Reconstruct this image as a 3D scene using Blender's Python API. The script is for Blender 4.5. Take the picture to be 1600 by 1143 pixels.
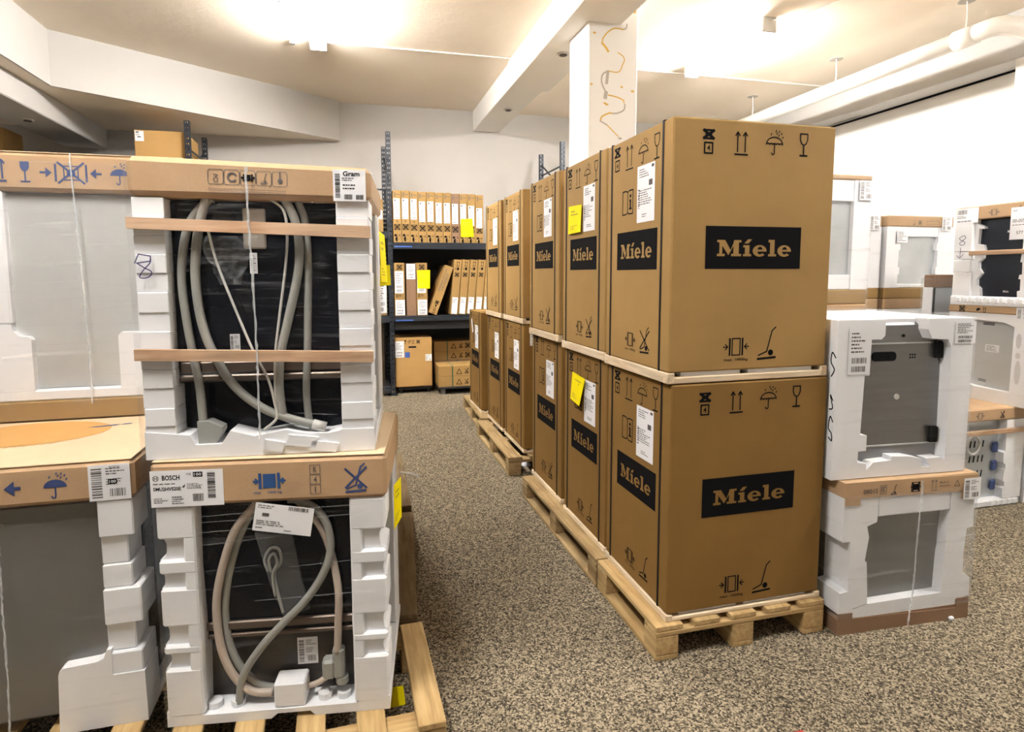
import bpy, math, random
from mathutils import Matrix, Vector
for o in list(bpy.data.objects): bpy.data.objects.remove(o)
SC = bpy.context.scene
COL = SC.collection
rnd = random.Random(7)

# ------------------------------------------------------------------ camera
yaw, pitch, roll, fpx = .2506, .0931, -.0045, 908.4
cy, sy, cp, sp, cr, sr = math.cos(yaw), math.sin(yaw), math.cos(pitch), math.sin(pitch), math.cos(roll), math.sin(roll)
fwd = Vector((sy*cp, cy*cp, -sp)); rgt = Vector((cy, -sy, 0)); upv = rgt.cross(fwd)
r2 = rgt*cr + upv*sr; u2 = -rgt*sr + upv*cr
cam = bpy.data.cameras.new('camera'); cam.sensor_fit = 'HORIZONTAL'; cam.sensor_width = 36
cam.lens = fpx/1600*36; cam.shift_x = 18.4/1600; cam.shift_y = -56.8/1600; cam.clip_start = .05; cam.clip_end = 60
co = bpy.data.objects.new('camera', cam); COL.objects.link(co); SC.camera = co
co.matrix_world = Matrix(((r2.x, u2.x, -fwd.x, -1.1348), (r2.y, u2.y, -fwd.y, -1.9606), (r2.z, u2.z, -fwd.z, 1.5352), (0, 0, 0, 1)))

# ------------------------------------------------------------------ world, exposure
w = bpy.data.worlds.new('world'); SC.world = w; w.use_nodes = True
w.node_tree.nodes['Background'].inputs[0].default_value = (1, .95, .88, 1)
w.node_tree.nodes['Background'].inputs[1].default_value = .05
SC.view_settings.view_transform = 'Standard'; SC.view_settings.look = 'None'
SC.view_settings.gamma = 1; SC.view_settings.use_curve_mapping = False
SC.view_settings.exposure = 2.95
LAMP = 28.0            # emission of the fluorescent tubes
ZC, YB = 3.94, 6.68    # ceiling height, back wall
XR, XL, YF = 5.18, -7.0, -7.0

# ------------------------------------------------------------------ materials
def srgb(r, g, b):
    f = lambda c: (c/255/12.92 if c/255 <= .04045 else ((c/255+.055)/1.055)**2.4)
    return (f(r), f(g), f(b), 1)
def newmat(name):
    m = bpy.data.materials.new(name); m.use_nodes = True
    nt = m.node_tree; b = nt.nodes['Principled BSDF']; return m, nt, b
def nd(nt, t, **kw):
    n = nt.nodes.new(t)
    for k, v in kw.items(): setattr(n, k, v)
    return n
def ramp(nt, fac, stops, interp='LINEAR'):
    r = nd(nt, 'ShaderNodeValToRGB'); cr_ = r.color_ramp; cr_.interpolation = interp
    while len(cr_.elements) < len(stops): cr_.elements.new(.5)
    for e, (p, c) in zip(cr_.elements, stops): e.position = p; e.color = c
    nt.links.new(fac, r.inputs[0]); return r.outputs[0]
def coords(nt, scale=(1, 1, 1), kind='Object'):
    tc = nd(nt, 'ShaderNodeTexCoord'); mp = nd(nt, 'ShaderNodeMapping'); mp.inputs['Scale'].default_value = scale
    nt.links.new(tc.outputs[kind], mp.inputs[0]); return mp.outputs[0]
def noise(nt, vec, scale, detail=3, rough=.55):
    n = nd(nt, 'ShaderNodeTexNoise'); n.inputs['Scale'].default_value = scale
    n.inputs['Detail'].default_value = detail; n.inputs['Roughness'].default_value = rough
    nt.links.new(vec, n.inputs['Vector']); return n.outputs['Fac']
def bump(nt, b, h, strength, dist):
    n = nd(nt, 'ShaderNodeBump'); n.inputs['Strength'].default_value = strength; n.inputs['Distance'].default_value = dist
    nt.links.new(h, n.inputs['Height']); nt.links.new(n.outputs[0], b.inputs['Normal'])
def mul(c, k): return (min(c[0]*k, 1), min(c[1]*k, 1), min(c[2]*k, 1), 1)
def plain(name, c, rough=.6, metal=0, var=0, scale=8, bs=0, bd=.002, bscale=60, mapping=(1, 1, 1), spec=None):
    m, nt, b = newmat(name); b.inputs['Base Color'].default_value = c
    b.inputs['Roughness'].default_value = rough; b.inputs['Metallic'].default_value = metal
    if spec is not None: b.inputs['Specular IOR Level'].default_value = spec
    if var or bs: v = coords(nt, mapping)
    if var: nt.links.new(ramp(nt, noise(nt, v, scale), [(.3, mul(c, 1-var)), (.7, mul(c, 1+var))]), b.inputs['Base Color'])
    if bs: bump(nt, b, noise(nt, v, bscale, 4), bs, bd)
    return m
def wood(name, ca, cb, dark):
    m, nt, b = newmat(name); b.inputs['Roughness'].default_value = .78; b.inputs['Specular IOR Level'].default_value = .2
    tc = nd(nt, 'ShaderNodeTexCoord'); oi = nd(nt, 'ShaderNodeObjectInfo')
    ad = nd(nt, 'ShaderNodeVectorMath', operation='MULTIPLY_ADD')
    cv = nd(nt, 'ShaderNodeCombineXYZ'); 
    for i in range(3): nt.links.new(oi.outputs['Random'], cv.inputs[i])
    ad.inputs[1].default_value = (37, 17, 23); nt.links.new(cv.outputs[0], ad.inputs[0]); nt.links.new(tc.outputs['Object'], ad.inputs[2])
    mp = nd(nt, 'ShaderNodeMapping'); mp.inputs['Scale'].default_value = (1.6, 26, 26); nt.links.new(ad.outputs[0], mp.inputs[0])
    g = noise(nt, mp.outputs[0], 2.2, 6, .6)
    mp2 = nd(nt, 'ShaderNodeMapping'); mp2.inputs['Scale'].default_value = (3, 8, 8); nt.links.new(ad.outputs[0], mp2.inputs[0])
    s = noise(nt, mp2.outputs[0], 1.6, 3)
    c1 = ramp(nt, g, [(.3, mul(ca, .72)), (.52, ca), (.72, cb)])
    c2 = ramp(nt, s, [(.34, dark), (.56, (1, 1, 1, 1))])
    mx = nd(nt, 'ShaderNodeMixRGB', blend_type='MULTIPLY'); mx.inputs[0].default_value = .55
    nt.links.new(c1, mx.inputs[1]); nt.links.new(c2, mx.inputs[2])
    rr = ramp(nt, oi.outputs['Random'], [(0, (.8, .78, .74, 1)), (1, (1, 1, 1, 1))])
    m2 = nd(nt, 'ShaderNodeMixRGB', blend_type='MULTIPLY'); m2.inputs[0].default_value = 1
    nt.links.new(mx.outputs[0], m2.inputs[1]); nt.links.new(rr, m2.inputs[2]); nt.links.new(m2.outputs[0], b.inputs['Base Color'])
    bump(nt, b, g, .35, .003); return m
def cardboard(name, c, rough=.75):
    m, nt, b = newmat(name); b.inputs['Roughness'].default_value = rough; b.inputs['Specular IOR Level'].default_value = .25
    v = coords(nt); v2 = coords(nt, (1, 1, 90))
    a = noise(nt, v, 3.5, 4); f = noise(nt, v, 420, 2)
    c1 = ramp(nt, a, [(.3, mul(c, .93)), (.7, mul(c, 1.06))]); c2 = ramp(nt, f, [(.3, (.86, .86, .86, 1)), (.7, (1, 1, 1, 1))])
    mx = nd(nt, 'ShaderNodeMixRGB', blend_type='MULTIPLY'); mx.inputs[0].default_value = .8
    nt.links.new(c1, mx.inputs[1]); nt.links.new(c2, mx.inputs[2]); nt.links.new(mx.outputs[0], b.inputs['Base Color'])
    bump(nt, b, noise(nt, v2, 1.4, 2), .12, .002); return m
def filmmat(name, opac, streak, tint=(1, 1, 1, 1)):
    m = bpy.data.materials.new(name); m.use_nodes = True; nt = m.node_tree; nt.nodes.clear()
    out = nd(nt, 'ShaderNodeOutputMaterial'); tr = nd(nt, 'ShaderNodeBsdfTransparent'); gl = nd(nt, 'ShaderNodeBsdfGlossy')
    di = nd(nt, 'ShaderNodeBsdfDiffuse'); di.inputs[0].default_value = (.85, .87, .9, 1)
    gl.inputs['Roughness'].default_value = .12; gl.inputs[0].default_value = (.95, .97, 1, 1)
    v = coords(nt, (1.6, 1.6, 26)); v2 = coords(nt, (5, 5, 7)); n1 = noise(nt, v, 1.3, 5, .6); n2 = noise(nt, v2, 1.5, 4)
    ad = nd(nt, 'ShaderNodeMath', operation='ADD'); nt.links.new(n1, ad.inputs[0]); nt.links.new(n2, ad.inputs[1])
    bp = nd(nt, 'ShaderNodeBump'); bp.inputs['Strength'].default_value = .8; bp.inputs['Distance'].default_value = .02
    nt.links.new(ad.outputs[0], bp.inputs['Height']); nt.links.new(bp.outputs[0], gl.inputs['Normal'])
    st = ramp(nt, n1, [(.57, (opac,)*3+(1,)), (.73, (streak,)*3+(1,))])
    lw = nd(nt, 'ShaderNodeLayerWeight'); lw.inputs['Blend'].default_value = .12; nt.links.new(bp.outputs[0], lw.inputs['Normal'])
    fc = nd(nt, 'ShaderNodeMath', operation='MINIMUM'); fc.inputs[1].default_value = .16; nt.links.new(lw.outputs['Fresnel'], fc.inputs[0])
    m1 = nd(nt, 'ShaderNodeMixShader'); nt.links.new(st, m1.inputs[0]); nt.links.new(tr.outputs[0], m1.inputs[1]); nt.links.new(di.outputs[0], m1.inputs[2])
    m2 = nd(nt, 'ShaderNodeMixShader'); nt.links.new(fc.outputs[0], m2.inputs[0]); nt.links.new(m1.outputs[0], m2.inputs[1]); nt.links.new(gl.outputs[0], m2.inputs[2])
    nt.links.new(m2.outputs[0], out.inputs[0]); return m
def emit(name, c, s):
    m, nt, b = newmat(name); b.inputs['Base Color'].default_value = c
    b.inputs['Emission Color'].default_value = c; b.inputs['Emission Strength'].default_value = s; return m
def carpet():
    m, nt, b = newmat('carpet'); b.inputs['Roughness'].default_value = .95; b.inputs['Specular IOR Level'].default_value = .08
    v = coords(nt); vo = nd(nt, 'ShaderNodeTexVoronoi'); vo.inputs['Scale'].default_value = 165; vo.inputs['Randomness'].default_value = 1
    n0 = nd(nt, 'ShaderNodeTexNoise'); n0.inputs['Scale'].default_value = 100; n0.inputs['Detail'].default_value = 3; nt.links.new(v, n0.inputs['Vector'])
    ad = nd(nt, 'ShaderNodeVectorMath', operation='MULTIPLY_ADD'); ad.inputs[1].default_value = (.012,)*3
    nt.links.new(n0.outputs['Color'], ad.inputs[0]); nt.links.new(v, ad.inputs[2]); nt.links.new(ad.outputs[0], vo.inputs['Vector'])
    sep = nd(nt, 'ShaderNodeSeparateColor'); nt.links.new(vo.outputs['Color'], sep.inputs[0])
    fn = noise(nt, v, 190, 3, .7)
    mm = nd(nt, 'ShaderNodeMath', operation='MULTIPLY_ADD'); mm.inputs[1].default_value = .55; nt.links.new(sep.outputs[0], mm.inputs[0])
    m3 = nd(nt, 'ShaderNodeMath', operation='MULTIPLY'); m3.inputs[1].default_value = .5; nt.links.new(fn, m3.inputs[0]); nt.links.new(m3.outputs[0], mm.inputs[2])
    c = ramp(nt, mm.outputs[0], [(.2, (.018, .015, .012, 1)), (.38, (.075, .063, .046, 1)), (.55, (.19, .158, .11, 1)), (.75, (.42, .35, .25, 1))])
    nt.links.new(c, b.inputs['Base Color']); bump(nt, b, mm.outputs[0], .6, .006); return m
def plaster(name, c, bs, bscale):
    m, nt, b = newmat(name); b.inputs['Roughness'].default_value = .82; b.inputs['Specular IOR Level'].default_value = .2
    v = coords(nt); a = noise(nt, v, .9, 4)
    nt.links.new(ramp(nt, a, [(.3, mul(c, .95)), (.7, mul(c, 1.02))]), b.inputs['Base Color'])
    bump(nt, b, noise(nt, v, bscale, 5, .6), bs, .01); return m

M = {}
M['carpet'] = carpet()
M['ceil'] = plaster('ceiling_paint', (.92, .82, .69, 1), .3, 9)
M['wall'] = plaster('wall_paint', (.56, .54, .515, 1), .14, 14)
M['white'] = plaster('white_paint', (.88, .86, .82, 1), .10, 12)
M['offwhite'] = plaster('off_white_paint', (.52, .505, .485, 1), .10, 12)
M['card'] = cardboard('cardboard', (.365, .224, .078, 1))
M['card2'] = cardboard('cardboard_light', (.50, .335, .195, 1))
M['cardlow'] = cardboard('cardboard_darker', (.24, .134, .034, 1))
M['card3'] = cardboard('cardboard_ochre', (.50, .30, .11, 1))
M['cardbrown'] = cardboard('cardboard_brown', (.27, .165, .098, 1))
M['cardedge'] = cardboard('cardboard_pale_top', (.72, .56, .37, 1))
M['foam'] = plain('white_foam', (.85, .865, .90, 1), .55, bs=.12, bd=.002, bscale=320, spec=.3)
M['film'] = filmmat('stretch_film', .002, .09)
M['film2'] = filmmat('stretch_film_milky', .06, .30)
M['filmw'] = filmmat('twisted_film', .30, .6)
M['crease'] = filmmat('film_fold', .10, .26)
M['crumple'] = filmmat('crumpled_clear_film', .10, .5)
M['plate'] = plain('bright_plate', (.55, .50, .43, 1), .3, .5)
M['black'] = plain('black_print', (.006, .006, .007, 1), .85, spec=.06)
M['grey'] = plain('grey_print', (.12, .11, .11, 1), .8, spec=.1)
M['blue'] = plain('blue_print', (.035, .065, .20, 1), .6)
M['blue2'] = plain('blue_print_bright', (.02, .085, .26, 1), .6)
M['paper'] = plain('label_paper', (.85, .86, .90, 1), .5)
M['paper2'] = plain('grey_paper', (.62, .63, .66, 1), .5)
M['yellow'] = plain('yellow_paper', (.95, .80, .0, 1), .6, spec=.2)
M['wood'] = wood('pallet_wood', (.42, .30, .15, 1), (.52, .39, .22, 1), (.55, .48, .40, 1))
M['woodnew'] = wood('fresh_pallet_wood', (.54, .38, .18, 1), (.64, .47, .25, 1), (.75, .66, .55, 1))
M['woodold'] = wood('weathered_wood', (.22, .155, .08, 1), (.29, .21, .12, 1), (.5, .44, .38, 1))
M['batten'] = wood('batten_wood', (.58, .40, .27, 1), (.66, .49, .35, 1), (.72, .6, .5, 1))
M['tray'] = wood('pale_tray_wood', (.80, .66, .48, 1), (.88, .76, .60, 1), (.85, .78, .7, 1))
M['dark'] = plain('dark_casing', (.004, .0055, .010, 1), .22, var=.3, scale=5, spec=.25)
M['dark2'] = plain('dark_metal_base', (.05, .047, .045, 1), .35, .3)
M['brownmetal'] = plain('ledge_metal', (.14, .11, .09, 1), .35, .6)
M['panel'] = plain('grey_panel', (.19, .188, .182, 1), .32, .25, var=.06, scale=2)
M['panel_l'] = plain('pale_grey_panel', (.56, .575, .575, 1), .3, .15, var=.04, scale=2)
M['steel'] = plain('brushed_steel', (.25, .245, .25, 1), .36, .7, var=.08, scale=3, mapping=(1, 1, 14))
M['zinc'] = plain('zinc_sheet', (.50, .53, .55, 1), .4, .55, var=.1, scale=4)
M['ovenglass'] = plain('black_oven_glass', (.02, .024, .035, 1), .12)
M['hose'] = plain('grey_hose', (.33, .335, .31, 1), .45)
M['hose2'] = plain('beige_hose', (.50, .43, .37, 1), .45)
M['cord'] = plain('pale_cord', (.62, .61, .58, 1), .45)
M['plastic'] = plain('grey_plastic', (.34, .35, .33, 1), .4)
M['rack'] = plain('rack_steel', (.028, .034, .045, 1), .42, .4, var=.15, scale=12)
M['deck'] = plain('black_deck', (.012, .012, .013, 1), .6)
M['bluetag'] = plain('blue_tag', (.05, .12, .42, 1), .5)
M['strap'] = plain('black_strap', (.010, .009, .010, 1), .6, spec=.2)
M['green'] = plain('green_strap', (.01, .09, .045, 1), .4)
M['lampbody'] = plain('lamp_housing', (.62, .61, .59, 1), .4)
M['tube'] = emit('lit_tube', (1, .978, .945, 1), LAMP)
M['pipe'] = plain('white_pipe', (.86, .84, .79, 1), .3)
M['gluey'] = plain('yellow_glue', (.72, .45, .08, 1), .6)
M['glueg'] = plain('bare_concrete', (.50, .46, .41, 1), .9)
M['pen'] = plain('pen_ink', (.03, .02, .12, 1), .6)
M['bag'] = filmmat('clear_bag', .10, .26)

# ------------------------------------------------------------------ mesh helpers
class MB:
    def __init__(s): s.v = []; s.f = []
    def add(s, vs, fs):
        n = len(s.v); s.v += [tuple(p) for p in vs]; s.f += [tuple(i+n for i in f) for f in fs]; return s
    def box(s, x0, y0, z0, x1, y1, z1, b=0):
        if b <= 0:
            return s.add([(x0,y0,z0),(x1,y0,z0),(x1,y1,z0),(x0,y1,z0),(x0,y0,z1),(x1,y0,z1),(x1,y1,z1),(x0,y1,z1)],
                         [(3,2,1,0),(4,5,6,7),(0,1,5,4),(1,2,6,5),(2,3,7,6),(3,0,4,7)])
        b = min(b, (x1-x0)*.49, (y1-y0)*.49, (z1-z0)*.49)
        lo, hi = (x0, y0, z0), (x1, y1, z1); vs = []; idx = {}
        for cx in (0, 1):
            for cy_ in (0, 1):
                for cz in (0, 1):
                    c = (cx, cy_, cz)
                    for a in range(3):
                        p = []
                        for k in range(3):
                            e = hi[k] if c[k] else lo[k]
                            if k != a: e += -b if c[k] else b
                            p.append(e)
                        idx[(c, a)] = len(vs); vs.append(tuple(p))
        fs = []
        for a in range(3):
            u, v = [(1, 2), (2, 0), (0, 1)][a]
            for sd in (0, 1):
                q = []
                for cu, cv in ((0, 0), (1, 0), (1, 1), (0, 1)):
                    c = [0, 0, 0]; c[a] = sd; c[u] = cu; c[v] = cv; q.append(idx[(tuple(c), a)])
                fs.append(tuple(q) if sd else tuple(reversed(q)))
        for a in range(3):
            u, v = [(1, 2), (2, 0), (0, 1)][a]
            for su in (0, 1):
                for sv in (0, 1):
                    c0 = [0, 0, 0]; c1 = [0, 0, 0]; c1[a] = 1
                    for c in (c0, c1): c[u] = su; c[v] = sv
                    c0, c1 = tuple(c0), tuple(c1)
                    q = (idx[(c0, u)], idx[(c1, u)], idx[(c1, v)], idx[(c0, v)])
                    fs.append(q if su == sv else tuple(reversed(q)))
        for cx in (0, 1):
            for cy_ in (0, 1):
                for cz in (0, 1):
                    c = (cx, cy_, cz); q = tuple(idx[(c, a)] for a in range(3))
                    fs.append(q if (cx+cy_+cz) % 2 else tuple(reversed(q)))
        return s.add(vs, fs)
    def prism(s, poly, y0, y1):
        """polygon in x,z extruded along y"""
        a = sum(poly[i][0]*poly[(i+1) % len(poly)][1]-poly[(i+1) % len(poly)][0]*poly[i][1] for i in range(len(poly)))
        if a < 0: poly = poly[::-1]
        n = len(poly)
        vs = [(x, y0, z) for x, z in poly]+[(x, y1, z) for x, z in poly]
        fs = [tuple(range(n)), tuple(reversed(range(n, 2*n)))]+[(i, i+n, (i+1) % n+n, (i+1) % n) for i in range(n)]
        return s.add(vs, fs)
    def tube(s, pts, r, n=10, cap=True):
        pts = [Vector(p) for p in pts]; rings = []; prev = None
        for i, p in enumerate(pts):
            t = (pts[min(i+1, len(pts)-1)]-pts[max(i-1, 0)]).normalized()
            if prev is None:
                a = Vector((0, 0, 1)) if abs(t.z) < .9 else Vector((1, 0, 0)); nrm = t.cross(a).normalized()
            else: nrm = (prev-t*prev.dot(t)).normalized()
            prev = nrm; bn = t.cross(nrm); rr = r[i] if isinstance(r, (list, tuple)) else r
            rings.append([p+(nrm*math.cos(2*math.pi*k/n)+bn*math.sin(2*math.pi*k/n))*rr for k in range(n)])
        vs = [q for ring in rings for q in ring]; fs = []
        for i in range(len(rings)-1):
            for k in range(n): fs.append((i*n+k, i*n+(k+1) % n, (i+1)*n+(k+1) % n, (i+1)*n+k))
        if cap: fs += [tuple(reversed(range(n))), tuple(range((len(rings)-1)*n, len(rings)*n))]
        return s.add(vs, fs)
    def quad(s, a, b, c, d, t=.0008):
        """thin sheet with thickness"""
        a, b, c, d = map(Vector, (a, b, c, d)); nn = (b-a).cross(d-a).normalized()*t
        vs = [a, b, c, d, a+nn, b+nn, c+nn, d+nn]
        return s.add(vs, [(3,2,1,0),(4,5,6,7),(0,1,5,4),(1,2,6,5),(2,3,7,6),(3,0,4,7)])
    def build(s, name, mat, parent=None, smooth=False):
        me = bpy.data.meshes.new(name); me.from_pydata(s.v, [], s.f); me.update()
        if smooth: me.polygons.foreach_set('use_smooth', [True]*len(me.polygons))
        me.materials.append(M[mat] if isinstance(mat, str) else mat)
        return link(name, me, parent)
def link(name, me, parent=None):
    o = bpy.data.objects.new(name, me); COL.objects.link(o)
    if parent: o.parent = parent
    return o
def tag(o, label=None, cat=None, group=None, kind=None):
    if label: o['label'] = label
    if cat: o['category'] = cat
    if group: o['group'] = group
    if kind: o['kind'] = kind
    return o
def thing(name, label, cat, loc=(0, 0, 0), rz=0, group=None):
    o = bpy.data.objects.new(name, None); COL.objects.link(o); o.empty_display_size = .1
    o.location = loc; o.rotation_euler = (0, 0, math.radians(rz)); return tag(o, label, cat, group)
def spline(pts, n=6):
    P = [Vector(p) for p in pts]; out = []
    for i in range(len(P)-1):
        p0, p1, p2, p3 = P[max(i-1, 0)], P[i], P[i+1], P[min(i+2, len(P)-1)]
        for k in range(n):
            t = k/n; out.append(.5*((2*p1)+(p2-p0)*t+(2*p0-5*p1+4*p2-p3)*t*t+(3*p1-p0-3*p2+p3)*t**3))
    out.append(P[-1]); return out
_bc = {}
def board(parent, name, cx, cy_, cz, L, Wd, T, axis, mat):
    """plank with its grain along local x"""
    key = (round(L, 3), round(Wd, 3), round(T, 3), mat)
    if key not in _bc:
        o = MB().box(-L/2, -Wd/2, -T/2, L/2, Wd/2, T/2, .003).build(name, mat, parent); _bc[key] = o.data
    else: o = link(name, _bc[key], parent)
    o.location = (cx, cy_, cz)
    if axis == 'y': o.rotation_euler = (0, 0, math.pi/2)
    if axis == 'z': o.rotation_euler = (0, math.pi/2, 0)
    return o

# ------------------------------------------------------------------ print (flat ink and paper on faces)
_tc = {}
def text_tris(sx, bold=False):
    key, sx0 = (sx, bold), sx
    if key not in _tc:
        cu = bpy.data.curves.new('t', 'FONT'); cu.body = sx; cu.resolution_u = 2; cu.offset = .028 if bold else .008
        ob = bpy.data.objects.new('t', cu); COL.objects.link(ob)
        dg = bpy.context.evaluated_depsgraph_get(); ev = ob.evaluated_get(dg); me = ev.to_mesh()
        vs = [(v.co.x, v.co.y) for v in me.vertices]; fs = [tuple(p.vertices) for p in me.polygons]; ev.to_mesh_clear()
        bpy.data.objects.remove(ob); bpy.data.curves.remove(cu)
        x0 = min(v[0] for v in vs); x1 = max(v[0] for v in vs); y0 = min(v[1] for v in vs); y1 = max(v[1] for v in vs)
        _tc[key] = ([((x-x0)/(x1-x0), (y-y0)/(y1-y0)) for x, y in vs], fs)
    return _tc[key]
class Ink:
    def __init__(s): s.v = []; s.f = []
    def poly(s, pts):
        n = len(s.v); s.v += list(pts); s.f.append(tuple(range(n, n+len(pts)))); return s
    def rect(s, a, b, c, d): return s.poly([(a, b), (c, b), (c, d), (a, d)])
    def line(s, pts, w, closed=False):
        if closed: pts = list(pts)+[pts[0]]
        for (x0, y0), (x1, y1) in zip(pts, pts[1:]):
            dx, dy = x1-x0, y1-y0; L = math.hypot(dx, dy) or 1e-9; dx /= L; dy /= L; h = w/2
            x0 -= dx*h*.6; y0 -= dy*h*.6; x1 += dx*h*.6; y1 += dy*h*.6
            s.poly([(x0+dy*h, y0-dx*h), (x1+dy*h, y1-dx*h), (x1-dy*h, y1+dx*h), (x0-dy*h, y0+dx*h)])
        return s
    def disc(s, x, y, r, n=14, ry=None): return s.poly([(x+r*math.cos(2*math.pi*k/n), y+(ry or r)*math.sin(2*math.pi*k/n)) for k in range(n)])
    def arc(s, x, y, rx, ry, a0, a1, w, n=14):
        return s.line([(x+rx*math.cos(math.radians(a0+(a1-a0)*k/n)), y+ry*math.sin(math.radians(a0+(a1-a0)*k/n))) for k in range(n+1)], w)
    def text(s, t, x0, y0, x1, y1, rot=0, bold=False):
        if t == '1': x0, x1 = x0+(x1-x0)*.3, x0+(x1-x0)*.65
        vs, fs = text_tris(t, bold); n = len(s.v)
        if rot == 90: s.v += [(x1-v*(x1-x0), y0+u*(y1-y0)) for u, v in vs]
        else: s.v += [(x0+u*(x1-x0), y0+v*(y1-y0)) for u, v in vs]
        s.f += [tuple(i+n for i in f) for f in fs]; return s
    def bars(s, x0, y0, x1, y1, seed=0, horiz=False, n=16):
        r = random.Random(seed); tot = [r.uniform(.5, 1.6) for _ in range(2*n)]; T = sum(tot); p = 0
        for i, t in enumerate(tot):
            if i % 2 == 0:
                a, b = p/T, (p+t)/T
                if horiz: s.rect(x0, y0+(y1-y0)*a, x1, y0+(y1-y0)*b)
                else: s.rect(x0+(x1-x0)*a, y0, x0+(x1-x0)*b, y1)
            p += t
        return s
    def scrib(s, x0, y0, x1, y1, rows, seed=0):
        """rows of unreadably small lettering"""
        r = random.Random(seed); h = (y1-y0)/rows
        for k in range(rows):
            x = x0; e = x0+(x1-x0)*r.uniform(.45, 1)
            while x < e:
                wd = (x1-x0)*r.uniform(.05, .2); s.rect(x, y1-(k+.7)*h, min(x+wd, e), y1-(k+.3)*h); x += wd+(x1-x0)*.035
        return s
    # ---- pictograms: centre x, bottom y, height h
    def arrows(s, x, y, h, w):
        g = h*.2
        for sg in (-1, 1):
            X = x+sg*g; s.line([(X, y+h*.12), (X, y+h*.97)], w); s.line([(X-h*.11, y+h*.84), (X, y+h), (X+h*.11, y+h*.84)], w)
        return s.line([(x-h*.34, y), (x+h*.34, y)], w*1.2)
    def umbrella(s, x, y, h, w, solid=False):
        c = y+h*.45
        if solid: s.poly([(x+h*.42*math.cos(math.radians(a)), c+h*.33*math.sin(math.radians(a))) for a in range(0, 181, 15)])
        else:
            s.arc(x, c, h*.42, h*.32, 0, 180, w)
            for k in range(5): s.arc(x-h*.42+h*.084+k*h*.168, c, h*.084, h*.05, 0, 180, w, 5)
        s.line([(x, c), (x, y+h*.1)], w); s.arc(x-h*.07, y+h*.09, h*.07, h*.08, -180, 0, w, 6)
        for dx, dy in ((-.2, .86), (.1, .9), (.22, .98), (.2, .82), (.34, .9), (.4, .74), (.05, 1.0)):
            s.line([(x+dx*h, y+dy*h), (x+(dx+.03)*h, y+(dy+.06)*h)], w*.9)
        return s
    def glass(s, x, y, h, w, solid=False):
        b = [(x-.2*h, y+h), (x-.2*h, y+.72*h), (x-.12*h, y+.55*h), (x, y+.48*h), (x+.12*h, y+.55*h), (x+.2*h, y+.72*h), (x+.2*h, y+h)]
        s.poly(b) if solid else s.line(b, w, True)
        s.line([(x, y+.48*h), (x, y+.02*h)], w*1.2); return s.line([(x-.2*h, y), (x+.2*h, y)], w*1.3)
    def nostack(s, x, y, h, w):
        t = y+h
        s.line([(x-.2*h, t), (x+.2*h, t)], w*1.5); s.line([(x-.2*h, t-.36*h), (x+.2*h, t-.36*h)], w*1.5)
        s.line([(x-.26*h, t), (x+.26*h, t-.36*h)], w*2.2); s.line([(x-.26*h, t-.36*h), (x+.26*h, t)], w*2.2)
        s.line([(x-.14*h, t), (x-.14*h, t-.36*h)], w); s.line([(x+.14*h, t), (x+.14*h, t-.36*h)], w)
        s.line([(x-.2*h, y), (x+.2*h, y), (x+.2*h, y+.46*h), (x-.2*h, y+.46*h)], w*1.2, True)
        return s.text('4', x-.08*h, y+.1*h, x+.08*h, y+.36*h)
    def book(s, x, y, h, w):
        for sg in (-1, 1):
            s.line([(x, y+.06*h), (x+sg*.15*h, y), (x+sg*.48*h, y), (x+sg*.48*h, y+h), (x+sg*.15*h, y+h), (x, y+.94*h)], w)
        s.line([(x, y+.06*h), (x, y+.94*h)], w)
        s.line([(x+.26*h, y+.22*h), (x+.26*h, y+.58*h)], w*2.2); s.line([(x+.16*h, y+.22*h), (x+.36*h, y+.22*h)], w*1.4); s.line([(x+.18*h, y+.57*h), (x+.26*h, y+.57*h)], w*1.4)
        return s.disc(x+.26*h, y+.76*h, .075*h)
    def clamp(s, x, y, h, w, solid=False, bars=True):
        if solid: s.rect(x-.42*h, y, x+.42*h, y+h)
        else: s.line([(x-.27*h, y), (x+.27*h, y), (x+.27*h, y+h), (x-.27*h, y+h)], w, True)
        e = .62 if solid else .44
        for sg in (-1, 1):
            if bars: s.line([(x+sg*e*h, y), (x+sg*e*h, y+h)], w*1.6)
            a = x+sg*(e+.14)*h; s.line([(a, y+.5*h), (a+sg*.3*h, y+.5*h)], w); s.line([(a+sg*.16*h, y+.66*h), (a, y+.5*h), (a+sg*.16*h, y+.34*h)], w)
        return s
    def trolley(s, x, y, h, w, cross=False, wheel=True):
        s.line([(x+.32*h, y+h), (x+.18*h, y+.88*h), (x, y+.2*h), (x-.32*h, y+.08*h)], w*1.2)
        if wheel: s.disc(x+.15*h, y+.16*h, .1*h)
        s.line([(x-.34*h, y-.04*h), (x+.34*h, y-.0*h)], w*1.8)
        if cross: s.line([(x-.36*h, y+.82*h), (x+.38*h, y+.1*h)], w*1.5); s.line([(x-.36*h, y+.12*h), (x+.38*h, y+.86*h)], w*1.5)
        return s
    def recycle(s, x, y, h, w):
        return s.line([(x-.5*h, y), (x+.5*h, y), (x, y+.9*h)], w*1.5, True)
    def crate(s, x, y, h, w):
        """crossed square pictogram with arrows"""
        s.line([(x-.5*h, y), (x+.5*h, y), (x+.5*h, y+h), (x-.5*h, y+h)], w*1.2, True)
        s.line([(x-.5*h, y), (x+.5*h, y+h)], w*2); s.line([(x-.5*h, y+h), (x+.5*h, y)], w*2)
        s.line([(x-.28*h, y+.22*h), (x+.28*h, y+.22*h), (x+.28*h, y+.78*h), (x-.28*h, y+.78*h)], w*1.4, True); return s.disc(x, y+.5*h, .15*h)
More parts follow.
